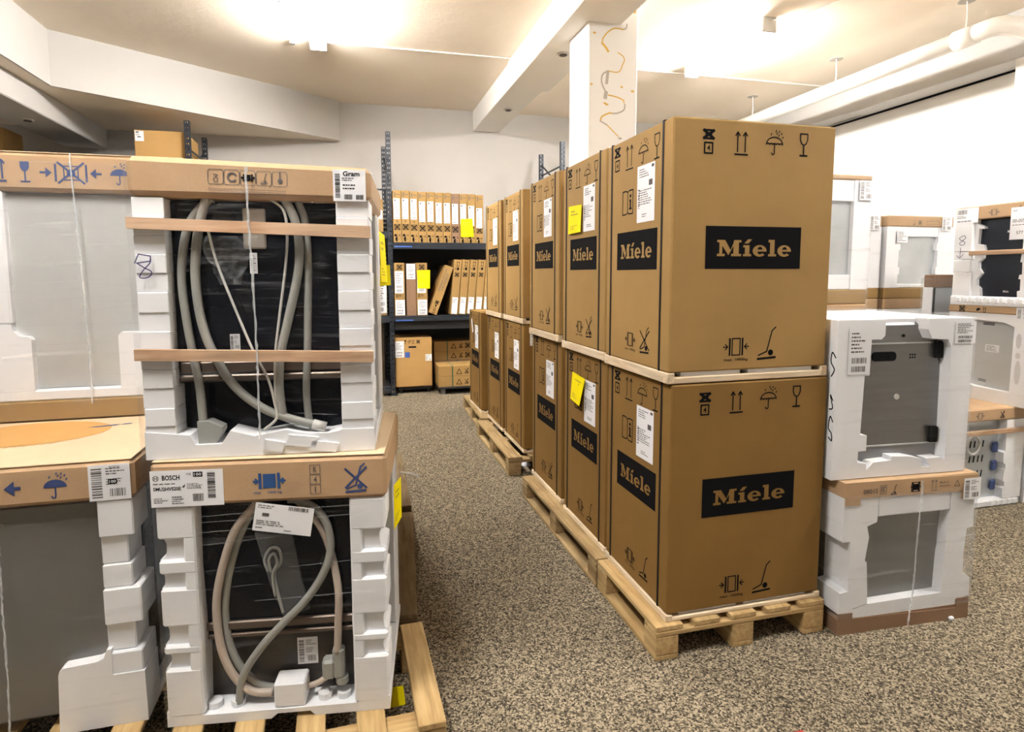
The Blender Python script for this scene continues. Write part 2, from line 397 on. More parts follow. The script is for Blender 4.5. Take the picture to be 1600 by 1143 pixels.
    def build(s, name, mat, parent, O, U, V, off=.0006):
        O, U, V = Vector(O), Vector(U), Vector(V); N = U.cross(V).normalized()
        # U is right and V is up as seen from outside, so the outward normal is U x V
        # every stroke gets its own hair of height, so that crossing strokes never share a plane
        lift = {}
        for j, f in enumerate(s.f):
            for i_ in f: lift.setdefault(i_, (j % 24)*1.5e-5)
        vs = [O+U*a+V*b+N*(off+lift.get(i_, 0)) for i_, (a, b) in enumerate(s.v)]
        o = MB().add(vs, s.f).build(name, mat, parent)
        if name in ('printing', 'pencil_writing', 'vent_slots', 'vent_holes', 'line_pictograms', 'glue_trace', 'bare_patch', 'printed_symbols'): o['kind'] = 'stuff'
        return o
FRONT = lambda y=0, x=0, z=0: ((x, y, z), (1, 0, 0), (0, 0, 1))
def sheet(name, mat, parent, O, U, V, u0, v0, u1, v1, t=.0008, off=.0005):
    O, U, V = Vector(O), Vector(U), Vector(V); N = U.cross(V).normalized()
    p = lambda a, b: O+U*a+V*b+N*off
    return MB().quad(p(u0, v0), p(u1, v0), p(u1, v1), p(u0, v1), t).build(name, mat, parent)
def label(parent, F, u0, v0, u1, v1, kind='ship', seed=0, name='shipping_label', off=.0005, mat='paper'):
    """white sticker with printing"""
    L = sheet(name, mat, parent, *F, u0, v0, u1, v1, off=off); k = Ink(); a, b = u1-u0, v1-v0
    if kind == 'tall':       # tall shipping label with codes
        k.scrib(u0+.12*a, v0+.78*b, u0+.7*a, v0+.95*b, 4, seed); k.rect(u0+.82*a, v0+.92*b, u0+.95*a, v0+.97*b)
        k.rect(u0+.68*a, v0+.62*b, u0+.88*a, v0+.72*b); k.scrib(u0+.12*a, v0+.3*b, u0+.85*a, v0+.58*b, 7, seed+1)
        k.bars(u0+.06*a, v0+.25*b, u0+.16*a, v0+.6*b, seed, True, 10); k.scrib(u0+.3*a, v0+.08*b, u0+.75*a, v0+.16*b, 2, seed+2)
    elif kind == 'code':     # barcode column on the left, text right
        k.bars(u0+.07*a, v0+.08*b, u0+.32*a, v0+.92*b, seed, True, 14); k.scrib(u0+.42*a, v0+.7*b, u0+.92*a, v0+.92*b, 3, seed)
        k.scrib(u0+.42*a, v0+.42*b, u0+.8*a, v0+.62*b, 3, seed+3); k.bars(u0+.5*a, v0+.1*b, u0+.9*a, v0+.32*b, seed+1, False, 10)
    elif kind == 'rows':
        k.scrib(u0+.1*a, v0+.45*b, u0+.9*a, v0+.92*b, 6, seed); k.bars(u0+.15*a, v0+.24*b, u0+.85*a, v0+.36*b, seed, False, 14); k.bars(u0+.15*a, v0+.06*b, u0+.8*a, v0+.18*b, seed+1, False, 14)
    elif kind == 'wide':
        k.bars(u0+.06*a, v0+.6*b, u0+.5*a, v0+.9*b, seed, False, 14); k.scrib(u0+.06*a, v0+.3*b, u0+.6*a, v0+.52*b, 3, seed); k.scrib(u0+.06*a, v0+.06*b, u0+.9*a, v0+.2*b, 1, seed+2)
    else:
        k.scrib(u0+.1*a, v0+.1*b, u0+.9*a, v0+.9*b, 7, seed)
    k.build('printing', 'grey', L, *F, off=off+.0011); return L
# slab lettering of the carton logo, cap height 1
def logo_ink(u0, v0, u1, v1):
    k = Ink(); x = 0
    def R(a, b, c, d): k.rect(x+a, b, x+c, d)
    R(0, .86, .42, 1); R(.13, .1, .29, .9); R(0, 0, .44, .15); k.poly([(x+.12, .93), (x+.44, 1), (x+.76, .38), (x+.64, .06)]); k.poly([(x+.64, .06), (x+.76, .38), (x+.98, 1), (x+1.06, .93)])
    R(.92, .1, 1.22, .95); R(.80, 0, 1.36, .15); R(.95, .86, 1.36, 1)
    x = 1.47; R(0, .55, .36, .69); R(.1, .1, .36, .66); R(0, 0, .47, .14); k.poly([(x+.06, .80), (x+.3, .80), (x+.5, 1.06), (x+.26, 1.06)])
    def e(x):
        n = 26; pts = [(x+.38, .35, 2*math.pi*i/n) for i in range(n+1)]
        for i in range(n):
            a0 = math.radians(0+(318)*i/n); a1 = math.radians(318*(i+1)/n)
            k.poly([(x+.38+.40*math.cos(a0), .345+.365*math.sin(a0)), (x+.38+.40*math.cos(a1), .345+.365*math.sin(a1)), (x+.40+.15*math.cos(a1), .36+.24*math.sin(a1)), (x+.40+.15*math.cos(a0), .36+.24*math.sin(a0))])
        k.rect(x+.2, .30, x+.78, .42)
    e(2.04); x = 2.92; R(0, .88, .36, 1.04); R(.1, .1, .36, 1.0); R(0, 0, .47, .14); e(3.48)
    W_ = 4.26; k.v = [(u0+a/W_*(u1-u0), v0+b*(v1-v0)) for a, b in k.v]; return k

# ------------------------------------------------------------------ the room; numbers from here on mostly back-projected from image pixels, then baked
def struct(name, mb, mat, label, cat='wall'):
    return tag(mb.build(name, mat), label, cat, kind='structure')
struct('floor', MB().box(XL, YF, -.1, XR+.3, YB+.2, 0), 'carpet', 'speckled grey brown carpet floor of the storeroom', 'floor')
struct('ceiling', MB().box(XL, YF, ZC, XR+.3, YB+.2, ZC+.15), 'ceil', 'cream plastered ceiling with two lamps', 'ceiling')
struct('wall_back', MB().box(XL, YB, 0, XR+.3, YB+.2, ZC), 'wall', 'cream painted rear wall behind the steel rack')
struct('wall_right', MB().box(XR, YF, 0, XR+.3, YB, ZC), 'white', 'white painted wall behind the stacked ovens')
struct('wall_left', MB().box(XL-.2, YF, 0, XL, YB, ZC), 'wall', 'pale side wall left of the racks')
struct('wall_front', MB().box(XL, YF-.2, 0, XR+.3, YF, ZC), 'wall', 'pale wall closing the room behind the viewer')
# lowered ceiling at the left with its slanting white fascia
sof = MB(); pl = [(-3.95, YF), (-3.95, 4.86), (-1.24, 6.62), (-1.24, YB), (XL, YB), (XL, YF)]
n_ = len(pl); zs = 3.41
sof.add([(x, y, zs) for x, y in pl]+[(x, y, ZC) for x, y in pl], [tuple(reversed(range(n_))), tuple(range(n_, 2*n_))]+[(i, (i+1) % n_, (i+1) % n_+n_, i+n_) for i in range(n_)])
so = struct('trim_1', sof, 'ceil', 'dropped ceiling section with beige underside at the left', 'ceiling')
fa = MB()
for (x0, y0), (x1, y1) in (((-3.95, YF), (-3.95, 4.86)), ((-3.95, 4.86), (-1.24, 6.62))):
    dx, dy = x1-x0, y1-y0; L = math.hypot(dx, dy); nx, ny = dy/L*.02, -dx/L*.02
    fa.add([(x0, y0, zs-.004), (x1, y1, zs-.004), (x1+nx, y1+ny, zs-.004), (x0+nx, y0+ny, zs-.004), (x0, y0, ZC), (x1, y1, ZC), (x1+nx, y1+ny, ZC), (x0+nx, y0+ny, ZC)],
           [(3,2,1,0),(4,5,6,7),(0,1,5,4),(1,2,6,5),(2,3,7,6),(3,0,4,7)])
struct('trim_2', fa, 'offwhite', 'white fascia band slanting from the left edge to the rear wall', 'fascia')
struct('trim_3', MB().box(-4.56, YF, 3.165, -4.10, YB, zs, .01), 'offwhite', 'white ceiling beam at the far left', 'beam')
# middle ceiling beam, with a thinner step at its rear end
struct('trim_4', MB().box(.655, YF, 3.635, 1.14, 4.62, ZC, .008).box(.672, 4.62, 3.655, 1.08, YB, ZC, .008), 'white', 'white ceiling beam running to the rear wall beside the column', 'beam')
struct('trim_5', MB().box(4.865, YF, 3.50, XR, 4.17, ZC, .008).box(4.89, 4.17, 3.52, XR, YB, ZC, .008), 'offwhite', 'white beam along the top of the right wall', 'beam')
struct('trim_6', MB().box(4.86, -1.2, 0, XR, 2.25, 3.5, .006), 'white', 'white pilaster projecting from the right wall', 'pilaster')
# column with stripped paint
col = struct('column', MB().box(.84, 2.75, 0, 1.298, 3.18, ZC, .012), 'white', 'white painted column with traces of yellow glue', 'column')
Fc = FRONT(2.75)
gy = Ink(); gg = Ink()
sp2 = lambda pts: [(p.x, p.y) for p in spline([(a, b, 0) for a, b in pts], 6)]
def blob(k, x, y, r, seed):
    q = random.Random(seed); n = 11
    k.poly([(x+r*q.uniform(.5, 1.1)*math.cos(2*math.pi*i/n), y+r*.6*q.uniform(.5, 1.1)*math.sin(2*math.pi*i/n)) for i in range(n)])
gy.line(sp2([(1.158, 3.599), (1.074, 3.6), (1.013, 3.561), (.972, 3.509), (.966, 3.472)]), .011)
gy.line(sp2([(.966, 3.472), (1.001, 3.438), (1.022, 3.409)]), .02)
gy.line(sp2([(1.112, 3.407), (1.154, 3.384), (1.172, 3.354), (1.155, 3.31), (1.135, 3.265), (1.101, 3.246), (1.031, 3.25)]), .009)
gy.line(sp2([(1.027, 3.054), (1.097, 3.044), (1.16, 3.024), (1.175, 3.0)]), .011)
gy.line(sp2([(1.06, 2.905), (1.036, 2.905), (.973, 2.874), (.957, 2.836)]), .013); gy.line(sp2([(1.016, 2.808), (1.08, 2.755), (1.125, 2.715)]), .009)
gg.line(sp2([(1.024, 3.252), (.976, 3.221), (.963, 3.171), (.977, 3.123), (1.006, 3.075)]), .014); gg.line(sp2([(1.02, 3.24), (1.015, 3.19), (1.01, 3.15)]), .026); gg.line(sp2([(1.006, 3.075), (.999, 3.03)]), .034)
gg.line(sp2([(1.182, 2.987), (1.172, 2.94), (1.113, 2.91), (1.06, 2.905)]), .014); gg.line(sp2([(.957, 2.836), (1.016, 2.808)]), .012)
gg.line(sp2([(1.05, 3.72), (1.09, 3.705), (1.15, 3.7)]), .036); gg.line([(.942, 3.718), (.977, 3.703)], .02); gg.line(sp2([(1.165, 3.6), (1.185, 3.615), (1.19, 3.645)]), .012); blob(gg, 1.14, 2.7, .02, 5)
for i, (x, y) in enumerate([(.915, 3.757), (1.26, 3.753), (.882, 3.669), (.897, 3.55), (1.151, 3.129), (1.251, 3.099), (1.014, 2.976), (.871, 3.133), (.95, 3.76), (.995, 2.985)]): blob(gy, x, y, .026 if i < 2 else .018, i)
gy.build('glue_trace', 'gluey', col, *Fc); gg.build('bare_patch', 'glueg', col, *Fc)

# ------------------------------------------------------------------ lamps and ceiling fittings
def fluor(label_, x, y0, y1, w_=.17):
    t = thing('fluorescent_lamp', label_, 'lamp', (x, (y0+y1)/2, ZC), 0, 'ceiling fluorescent lamps'); h = (y1-y0)/2
    MB().box(-w_*.22, -h, -.05, w_*.22, h, 0, .006).build('housing', 'lampbody', t)
    MB().box(-w_*.45, -h+.02, -.13, w_*.45, h-.02, -.0505, .02).build('lit_diffuser', 'tube', t)
    for s in (-1, 1): MB().box(-w_*.46, s*h-.012, -.135, w_*.46, s*h+.012, -.0, .004).build('end_cap', 'lampbody', t)
fluor('glowing fluorescent lamp near the slanting fascia', -1.385, 2.92, 4.42)
fluor('glowing fluorescent lamp between column and white pipe', 2.75, 2.95, 4.25)
for lb, x, y in (('lamp overhead, above the aisle in front of the viewer', -2.1, -1.05), ('lamp overhead, above the front of the near cartons', 2.75, -.75)): fluor(lb, x, y-.5, y+.5)
def spot(label_, x, y, z):
    t = thing('ceiling_spot', label_, 'fitting', (x, y, z), 0, 'round fittings under the beams')
    MB().tube([(0, 0, 0), (0, 0, -.012)], .055, 20).build('ring', 'lampbody', t); MB().tube([(0, 0, -.0125), (0, 0, -.02)], .036, 16).build('lens', 'grey', t)
spot('round fitting under the middle beam, nearest the column', .886, 3.466, 3.635)
spot('round fitting under the rear end of the middle beam', .885, 5.46, 3.655)
spot('round fitting under the far left beam', -4.33, 5.26, 3.165)
tag(MB().tube([(-1.3, 4.53, ZC-.008), (.66, 4.51, ZC-.008)], .007, 6).build('ceiling_cable', 'pipe'), 'white cable crossing the ceiling from lamp to middle beam', 'cable')
tag(MB().tube([(1.145, 4.5, ZC-.008), (4.86, 4.49, ZC-.008)], .007, 6).build('ceiling_cable', 'pipe'), 'white cable crossing the ceiling right of the column', 'cable')
tag(MB().tube(spline([(2.78, 2.94, ZC-.03), (2.93, 3.09-.2, ZC-.012), (3.1, 2.5, ZC-.01), (3.4, 1.4, ZC-.01)]), .008, 6).build('ceiling_cable', 'pipe'), 'pale cable leaving the near end of the right lamp', 'cable')
for lb, x, y in (('small white junction box beside the left lamp', -1.64, 4.57), ('small white junction box at the far side of the left lamp', -1.66, 3.62)):
    t = thing('junction_box', lb, 'junction box', (x, y, ZC)); MB().tube([(0, 0, 0), (0, 0, -.035)], .035, 14).build('box', 'lampbody', t); MB().tube([(0, 0, -.0355), (0, 0, -.042)], .018, 10).build('knockout', 'grey', t)
tag(MB().tube([(5.165, YB, 3.49), (5.165, 2.26, 3.49)], .012, 6).build('wall_cable', 'black'), 'thin dark cable under the right wall beam', 'cable')
pp = thing('waste_pipe', 'thick white pipe hanging under the ceiling at the right', 'pipe', (4.227, 0, 0))
zp = 3.62
MB().tube([(0, 6.66, zp), (0, 2.1, zp)], .075, 20).build('pipe_run', 'pipe', pp, True)
MB().tube([(0, 2.32, zp), (0, 2.14, zp)], .086, 20).build('socket', 'pipe', pp, True)
MB().tube(spline([(0, 2.16, zp), (.005, 2.06, zp+.004), (.05, 1.97, zp+.005), (.16, 1.86, zp-.05), (.29, 1.75, zp-.15), (.37, 1.69, zp-.185), (.44, 1.65, zp-.14), (.46, 1.64, zp-.02), (.46, 1.64, ZC)]), .078, 18).build('bend', 'pipe', pp, True)
for y in (2.24, 3.68, 5.09):
    MB().tube([(0, y, zp+.05), (.01, y, zp+.16), (0, y, ZC)], .005, 6).build('hanger', 'pipe', pp); MB().tube([(0, y, ZC-.006), (0, y, ZC-.0005)], .07, 14).build('ceiling_hole', 'glueg', pp)

# ------------------------------------------------------------------ pallets
def pallet(label_, loc, rz, L, Wd, nb, bw, mat='wood', rows=3, cols=3, btm=True, group='wooden pallets'):
    """local x runs along the top boards, y across, base corner at the origin"""
    t = thing('wooden_pallet', label_, 'pallet', loc, rz, group)
    for i in range(nb):
        y = bw/2+(Wd-bw)*i/(nb-1); board(t, 'top_board', L/2, y, .133, L, bw, .022, 'x', mat)
    for i in range(rows):
        x = .05+(L-.1)*i/(rows-1); board(t, 'cross_board', x, Wd/2, .1105, Wd, .1, .0215, 'y', mat)
        for j in range(cols):
            y = .05+(Wd-.1)*j/(cols-1); board(t, 'block', x, y, .0607, .1, .1, .077, 'x', mat)
    if btm:
        for j in range(cols):
            y = .05+(Wd-.1)*j/(cols-1); board(t, 'bottom_board', L/2, y, .011, L, .1, .022, 'x', mat)
    return t
# aisle stack: boards run along y, so the pallet is turned by 90 degrees (local x -> y, local y -> -x)
pallet('half pallet under the nearest pair of brown cartons', (.80, 0, 0), 90, .57, .80, 5, .12, 'woodnew', rows=2)
pallet('pallet under the second and third brown carton pairs', (.795, .585, 0), 90.4, 1.235, .80, 5, .13, 'wood')
pallet('pallet further up the aisle with two carton pairs on it', (.80, 2.225, 0), 89.6, 1.2, .80, 5, .11, 'wood')
pallet('farthest pallet of the carton row, in front of the rack', (.86, 3.46, 0), 88, 1.14, .80, 5, .11, 'wood')
# left: near pallet under the wrapped dishwashers
t = thing('wooden_pallet', 'pale wooden pallet under the front wrapped dishwashers', 'pallet', (-2.50, -.30, 0), 1.2, 'wooden pallets')
for i in range(9): board(t, 'top_board', 1.575-.183*i, .275, .133, .55, .088, .022, 'y', 'woodnew')
for y in (.05, .5): board(t, 'cross_board', .81, y, .1105, 1.62, .095, .0215, 'x', 'woodnew')
for x in (.06, .81, 1.57):
    for y in (.05, .5): board(t, 'block', x, y, .05, .09, .09, .099, 'x', 'woodnew')
pallet('dark weathered pallet behind the front pale pallet', (-.905, .34, 0), 90-5, 1.06, .80, 4, .19, 'woodold')
pallet('dark weathered pallet farther along the left of the aisle', (-.815, 1.495, 0), 90-1.6, 1.06, .80, 4, .19, 'woodold')
tag(MB().tube(spline([(-.83, 2.10, .1505), (-.79, 2.07, .152), (-.73, 2.02, .15), (-.72, 1.98, .149)]), .006, 6).build('strap_end', 'filmw'), 'loose white strap end on the dark far pallet', 'strap')

# ------------------------------------------------------------------ brown appliance cartons along the aisle
D_ = .575
_symc = {}
SYM = ({'stacking_symbol': lambda i, k, c: i.nostack(.148, .832*k, .085, .005), 'arrow_symbol': lambda i, k, c: i.arrows(.291, .833*k, .084, .005),
        'umbrella_symbol': lambda i, k, c: i.umbrella(.44, .838*k, .088, .0045), 'glass_symbol': lambda i, k, c: i.glass(.576, .841*k, .084, .005),
        'clamp_symbol': lambda i, k, c: i.clamp(.297, .06*k, .066, .0045), 'load_lettering': lambda i, k, c: i.text('max. 1000kg', .243, .034*k, .352, .048*k),
        'trolley_symbol': lambda i, k, c: i.trolley(.44, .045*k, .122, .0045)},
       {'stacking_symbol': lambda i, k, c: i.nostack(.104, .838*k, .098, .005), 'arrow_symbol': lambda i, k, c: i.arrows(.22, .828*k, .098, .0045),
        'umbrella_symbol': lambda i, k, c: i.umbrella(.343, .83*k, .094, .004), 'glass_symbol': lambda i, k, c: i.glass(.454, .83*k, .094, .0045),
        'book_symbol': lambda i, k, c: i.book(.21, .638*k, .1, .0055), 'clamp_symbol': lambda i, k, c: i.clamp(.253, .07*k, .056, .004),
        'load_lettering': lambda i, k, c: i.text('max. 1000kg', .205, .048*k, .30, .060*k), 'trolley_symbol': lambda i, k, c: i.trolley(.38, .058*k, .105, .004, cross=c)})
def carton(label_, x, y, z0, z1, tray, w_=.73, seed=0, lab=True, xtrol=True):
    """z0..z1 is the carton, the wooden tray fills the tray height below z0"""
    t = thing('appliance_carton', label_, 'carton', (x, y, z0-tray), 0, 'brown appliance cartons along the aisle')
    cm = 'card' if z0 > 1 else 'cardlow'   # the lower row is a darker, browner cardboard
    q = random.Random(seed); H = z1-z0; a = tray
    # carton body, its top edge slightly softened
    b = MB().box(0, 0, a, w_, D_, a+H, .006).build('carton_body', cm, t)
    F, S = FRONT(0, 0, a), ((0, D_, a), (0, -1, 0), (0, 0, 1))
    # tray of thin wooden rails with white foam showing through the gap
    h = tray
    for yy in (.015, D_-.015): board(t, 'tray_rail', w_/2, yy, h*.3, w_+.012, .036, h*.6, 'x', 'tray')
    for xx in (.010, w_-.010): board(t, 'tray_rail', xx, D_/2, h*.5, D_+.01, .03, h*.98, 'y', 'tray')
    MB().box(.06, .012, h*.62, w_*.45, D_-.012, h*.99).box(w_*.5, .012, h*.62, w_-.06, D_-.012, h*.99).build('foam_pad', 'foam', t)
    # straps around the carton
    for u in (.05, .502):
        yy = D_-u; m = MB(); o_ = .0022; hw = .006
        m.box(-o_, yy-hw, h*.1, -.0002, yy+hw, a+H+o_); m.box(-o_, yy-hw, a+H+.0002, w_+o_, yy+hw, a+H+o_); m.box(w_+.0002, yy-hw, h*.1, w_+o_, yy+hw, a+H+o_)
        m.build('strap', 'strap', t)
    k = H/.96
    for fi, F_ in enumerate((F, S)):
        for nm, fn in SYM[fi].items():
            key = (nm, fi, round(H, 3), xtrol)
            if key not in _symc: _symc[key] = fn(Ink(), k, xtrol).build(nm, 'black', t, *F_).data
            else: link(nm, _symc[key], t)
        u = (.146, .581, .197, .535) if fi == 0 else (.113, .47, .152, .428)
        p = Ink().rect(u[0], .398*k, u[1], .562*k).build('logo_panel', 'black', t, *F_)
        logo_ink(u[2], .447*k, u[3], .509*k).build('lettering', cm, p, *F_, off=.0012)
    if lab: label(t, S, .297, .592*k, .443, .822*k, 'tall', seed)
    return t
carton('nearest upper brown carton, large front logo facing the viewer', .045, .03, 1.155, 2.122, .043, seed=1)
carton('nearest lower brown carton, standing on the half pallet', .058, .025, .172, 1.108, .028, seed=2, xtrol=False)
carton('upper brown carton second from the viewer, yellow note on it', .05, .628, 1.16, 2.130, .042, seed=3)
carton('lower brown carton second from the viewer, yellow note on it', .064, .628, .172, 1.116, .028, seed=4, xtrol=False)
carton('upper brown carton third from the viewer, above the bare carton', .055, 1.285, 1.178, 2.140, .042, seed=5)
carton('lower brown carton third from the viewer, at the aisle gap', .072, 1.28, .172, 1.134, .028, seed=6)
carton('upper brown carton fourth from the viewer, first past the gap', .14, 2.31, 1.203, 2.183, .0425, seed=7)
t = carton('lower brown carton fourth from the viewer, first past the gap', .145, 2.31, .172, 1.158, .028, seed=8, xtrol=False)
label(t, FRONT(0, 0, .028), .05, .82, .16, .955, 'rows', 17, 'gap_label', off=.0018)
carton('farthest upper brown carton, fifth in the row', .135, 2.965, 1.203, 2.183, .0425, seed=9)
carton('lower brown carton fifth from the viewer', .145, 2.965, .172, 1.158, .028, seed=10)
carton('single brown carton at the far end of the row', .112, 3.69, .172, 1.168, .028, seed=11)
# loose paper slip on the last carton's label, label on the gap side of the fourth
sheetm = MB().quad((.100, 4.10, 1.06), (.100, 4.04, .93), (.100, 4.0, .95), (.100, 4.07, 1.09)).build('paper_slip', 'paper'); tag(sheetm, 'loose white slip hanging on the single farthest carton', 'paper')
# yellow notes
def note(label_, pts, rows=True, nm='yellow_note'):
    a, b, c, d = map(Vector, pts)   # bottom-left, bottom-right, top-right, top-left seen from outside
    t = tag(MB().quad(a, b, c, d, .0008).build(nm, 'yellow'), label_, 'note', 'yellow paper notes')
    k = Ink(); k.scrib(.2, .62, .8, .85, 2, len(label_)); k.scrib(.15, .12, .75, .3, 3, len(label_)+1)
    N = (b-a).cross(d-a).normalized()*.0015
    vs = [a+(b-a)*u+(d-a)*v+(c-b-d+a)*u*v+N for u, v in k.v]; MB().add(vs, k.f).build('pencil_writing', 'grey_y', t)
M['grey_y'] = plain('faint_pencil', (.42, .36, .03, 1), .7)
note('yellow note on the upper second carton beside the aisle', [(.040, 1.098, 1.759), (.040, .922, 1.76), (.040, .908, 1.901), (.040, 1.091, 1.908)])
note('tilted yellow note on the lower second carton beside the aisle', [(.052, 1.081, .84), (.040, .92, .831), (.052, .871, .987), (.054, 1.055, .998)])

# ------------------------------------------------------------------ wrapped appliances
def film(parent, W_, Dp, z0, z1, mat='film', off=.006, seed=0, back=True, amp=.0035):
    """loose clear wrap around the four sides"""
    q = random.Random(seed); m = MB(); per = []
    nx, ny, nz = 14, 10, 22
    for i in range(nx): per.append((-off+(W_+2*off)*i/nx, -off, 0, -1))
    for i in range(ny): per.append((W_+off, -off+(Dp+2*off)*i/ny, 1, 0))
    for i in range(nx): per.append((W_+off-(W_+2*off)*i/nx, Dp+off, 0, 1))
    for i in range(ny): per.append((-off, Dp+off-(Dp+2*off)*i/ny, -1, 0))
    n = len(per); vs = []
    for k in range(nz+1):
        z = z0+(z1-z0)*k/nz
        for i, (x, y, nx_, ny_) in enumerate(per):
            d = amp*(.3+math.sin(k*1.7+i*.35+seed)*.45+q.uniform(-.35, .35)); vs.append((x+nx_*d, y+ny_*d, z))
    fs = [(k*n+i, k*n+(i+1) % n, (k+1)*n+(i+1) % n, (k+1)*n+i) for k in range(nz) for i in range(n)]
    return m.add(vs, fs).build('stretch_film', mat, parent, True)
def creases(parent, rows, y, mat='crease'):
    """folds of the wrap running across the front: (x0, z0, x1, z1, width)"""
    for i, (x0, za, x1, zb, wd) in enumerate(rows):
        q = random.Random(i+int(za*1000)); n = 14; m = MB(); vs = []
        for k in range(n+1):
            u = k/n; h = wd*(.35+.65*math.sin(math.pi*u))*q.uniform(.7, 1.2); x = x0+(x1-x0)*u; z = za+(zb-za)*u+q.uniform(-.0006, .0006)
            vs += [(x, y, z-h/2), (x, y-wd*.5, z), (x, y, z+h/2)]
        fs = [(3*k+j, 3*k+3+j, 3*k+4+j, 3*k+1+j) for k in range(n) for j in (0, 1)]
        m.add(vs, fs).build('film_crease', mat, parent)
def post(parent, segs, xin, yb, name='foam_post', b=.007):
    """stepped foam post: (z0, z1, outer x, front y)"""
    m = MB()
    for z0, z1, xo, yo in segs: m.box(min(xo, xin), yo, z0, max(xo, xin), yb, z1, b)
    return m.build(name, 'foam', parent)
def mirror(segs, W_): return [(a, b, W_-c, d) for a, b, c, d in segs]
def hose(parent, pts, y, r, mat, name='drain_hose', n=6):
    P_ = [(p[0], (p[2] if len(p) > 2 else y), p[1]) for p in pts]
    return MB().tube(spline(P_, n), r, 12).build(name, mat, parent, True)
def seam(parent, pts, y, name='film_seam', r=.0035, seed=0):
    q = random.Random(seed); S_ = spline([(u, y, v) for u, v in pts], 9)
    return MB().tube([(p.x+q.uniform(-.0015, .0015), p.y, p.z) for p in S_], [r*q.uniform(.6, 1.3) for _ in S_], 6).build(name, 'filmw', parent)
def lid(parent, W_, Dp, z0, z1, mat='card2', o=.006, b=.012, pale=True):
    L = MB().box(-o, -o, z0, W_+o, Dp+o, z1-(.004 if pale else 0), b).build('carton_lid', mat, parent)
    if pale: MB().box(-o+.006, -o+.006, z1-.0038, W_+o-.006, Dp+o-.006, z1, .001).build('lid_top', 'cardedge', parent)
    return L

# ---- front lower dishwasher (left of the aisle)
W_, Dp = .68, .56
t = thing('wrapped_dishwasher', 'front lower dishwasher in clear wrap with looped grey hoses and wide white label', 'dishwasher', (-1.722, -.075, .1445), -8, 'wrapped dishwashers at the left')
MB().box(.045, .055, .245, W_-.045, Dp-.04, .705, .006).build('casing', 'dark', t)
MB().box(.06, .085, .03, W_-.06, Dp-.05, .245, .004).build('base_panel', 'dark2', t)
MB().box(.10, .048, .246, W_-.10, .075, .262, .004).box(.10, .044, .275, W_-.10, .075, .303, .004).build('ledge', 'brownmetal', t)
def scallop(zs, x0, xin, flip=None):
    """outer edge of a foam post with rounded notches at the given heights"""
    out = [(x0, .03)]
    for a, b, d in zs:
        out += [(x0, a), (x0+d*.75, a+(b-a)*.12), (x0+d, a+(b-a)*.4), (x0+d, b-(b-a)*.25), (x0+d*.6, b), (x0, b+.006)]
    out += [(x0, .705), (xin, .705), (xin-.004, .5), (xin+.002, .3), (xin-.006, .03)]
    return [(flip-x, z) for x, z in out] if flip else out
nt_ = [(.185, .235, .016), (.262, .325, .014), (.445, .492, .010), (.535, .602, .020)]
for fl in (None, W_):
    m = MB().prism(scallop(nt_, .002, .112, fl), .014, .15); zc = .03
    for a, b, d in nt_+[(.705, .705, 0)]:   # full pads between the notches, narrow ones beside them
        x0_, x1_ = (.002, .111) if not fl else (W_-.111, W_-.002); m.box(x0_, -.001, zc+.0005, x1_, .03, a, .006)
        if b > a: x0_, x1_ = (.075, .111) if not fl else (W_-.111, W_-.075); m.box(x0_, .0, a-.008, x1_, .03, b+.008, .005)
        zc = b
    m.build('foam_post', 'foam', t)
post(t, [(.03, .705, .004, Dp-.14)], .11, Dp); post(t, [(.03, .705, W_-.004, Dp-.14)], .57, Dp)
fb = MB(); fb.prism([(0, 0), (.31, 0), (.33, .016), (.43, .016), (.445, 0), (W_, 0), (W_, .045), (.58, .045), (.58, .03), (.105, .03), (.105, .05), (0, .05)], .0, .10); fb.box(0, .10, 0, W_, Dp, .03, .004)
fb.build('foam_base', 'foam', t)
MB().box(.319, .004, .03, .415, .075, .11, .005).build('foam_block', 'foam', t)
for x in (.13, .20, .47, .53): MB().tube([(x, .04, .03), (x, .04, .05)], .022, 10).build('foam_foot', 'foam', t)
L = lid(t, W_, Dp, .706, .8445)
hose(t, [(.285, .70), (.272, .677), (.216, .608), (.177, .504), (.154, .406), (.149, .323), (.16, .213), (.194, .125), (.246, .073), (.308, .064)], .034, .0125, 'hose2', 'inlet_hose')
hose(t, [(.29, .69), (.235, .608), (.197, .504), (.175, .406), (.168, .323), (.178, .223), (.21, .14), (.26, .085), (.33, .06)], .052, .012, 'hose', 'inlet_hose')
hose(t, [(.38, .70), (.412, .696), (.464, .664), (.497, .605), (.502, .522), (.472, .441), (.415, .361), (.351, .298), (.278, .219), (.221, .13), (.205, .042)], .03, .0125, 'hose', 'drain_hose')
hose(t, [(.40, .69, .05), (.43, .66, .05), (.474, .592, .05), (.503, .506, .045), (.523, .395, .03), (.52, .293, .03), (.514, .185, .03)], .04, .012, 'hose2', 'power_cord')
MB().box(.466, .016, .10, .505, .06, .165, .008).box(.498, .02, .098, .535, .058, .20, .008).build('inlet_valve', 'plastic', t); MB().tube([(.525, .04, .1), (.525, .04, .078)], .02, 14).build('valve_nut', 'plastic', t)
hose(t, [(.413, .066), (.45, .078), (.49, .105)], .045, .009, 'hose2', 'short_hose')
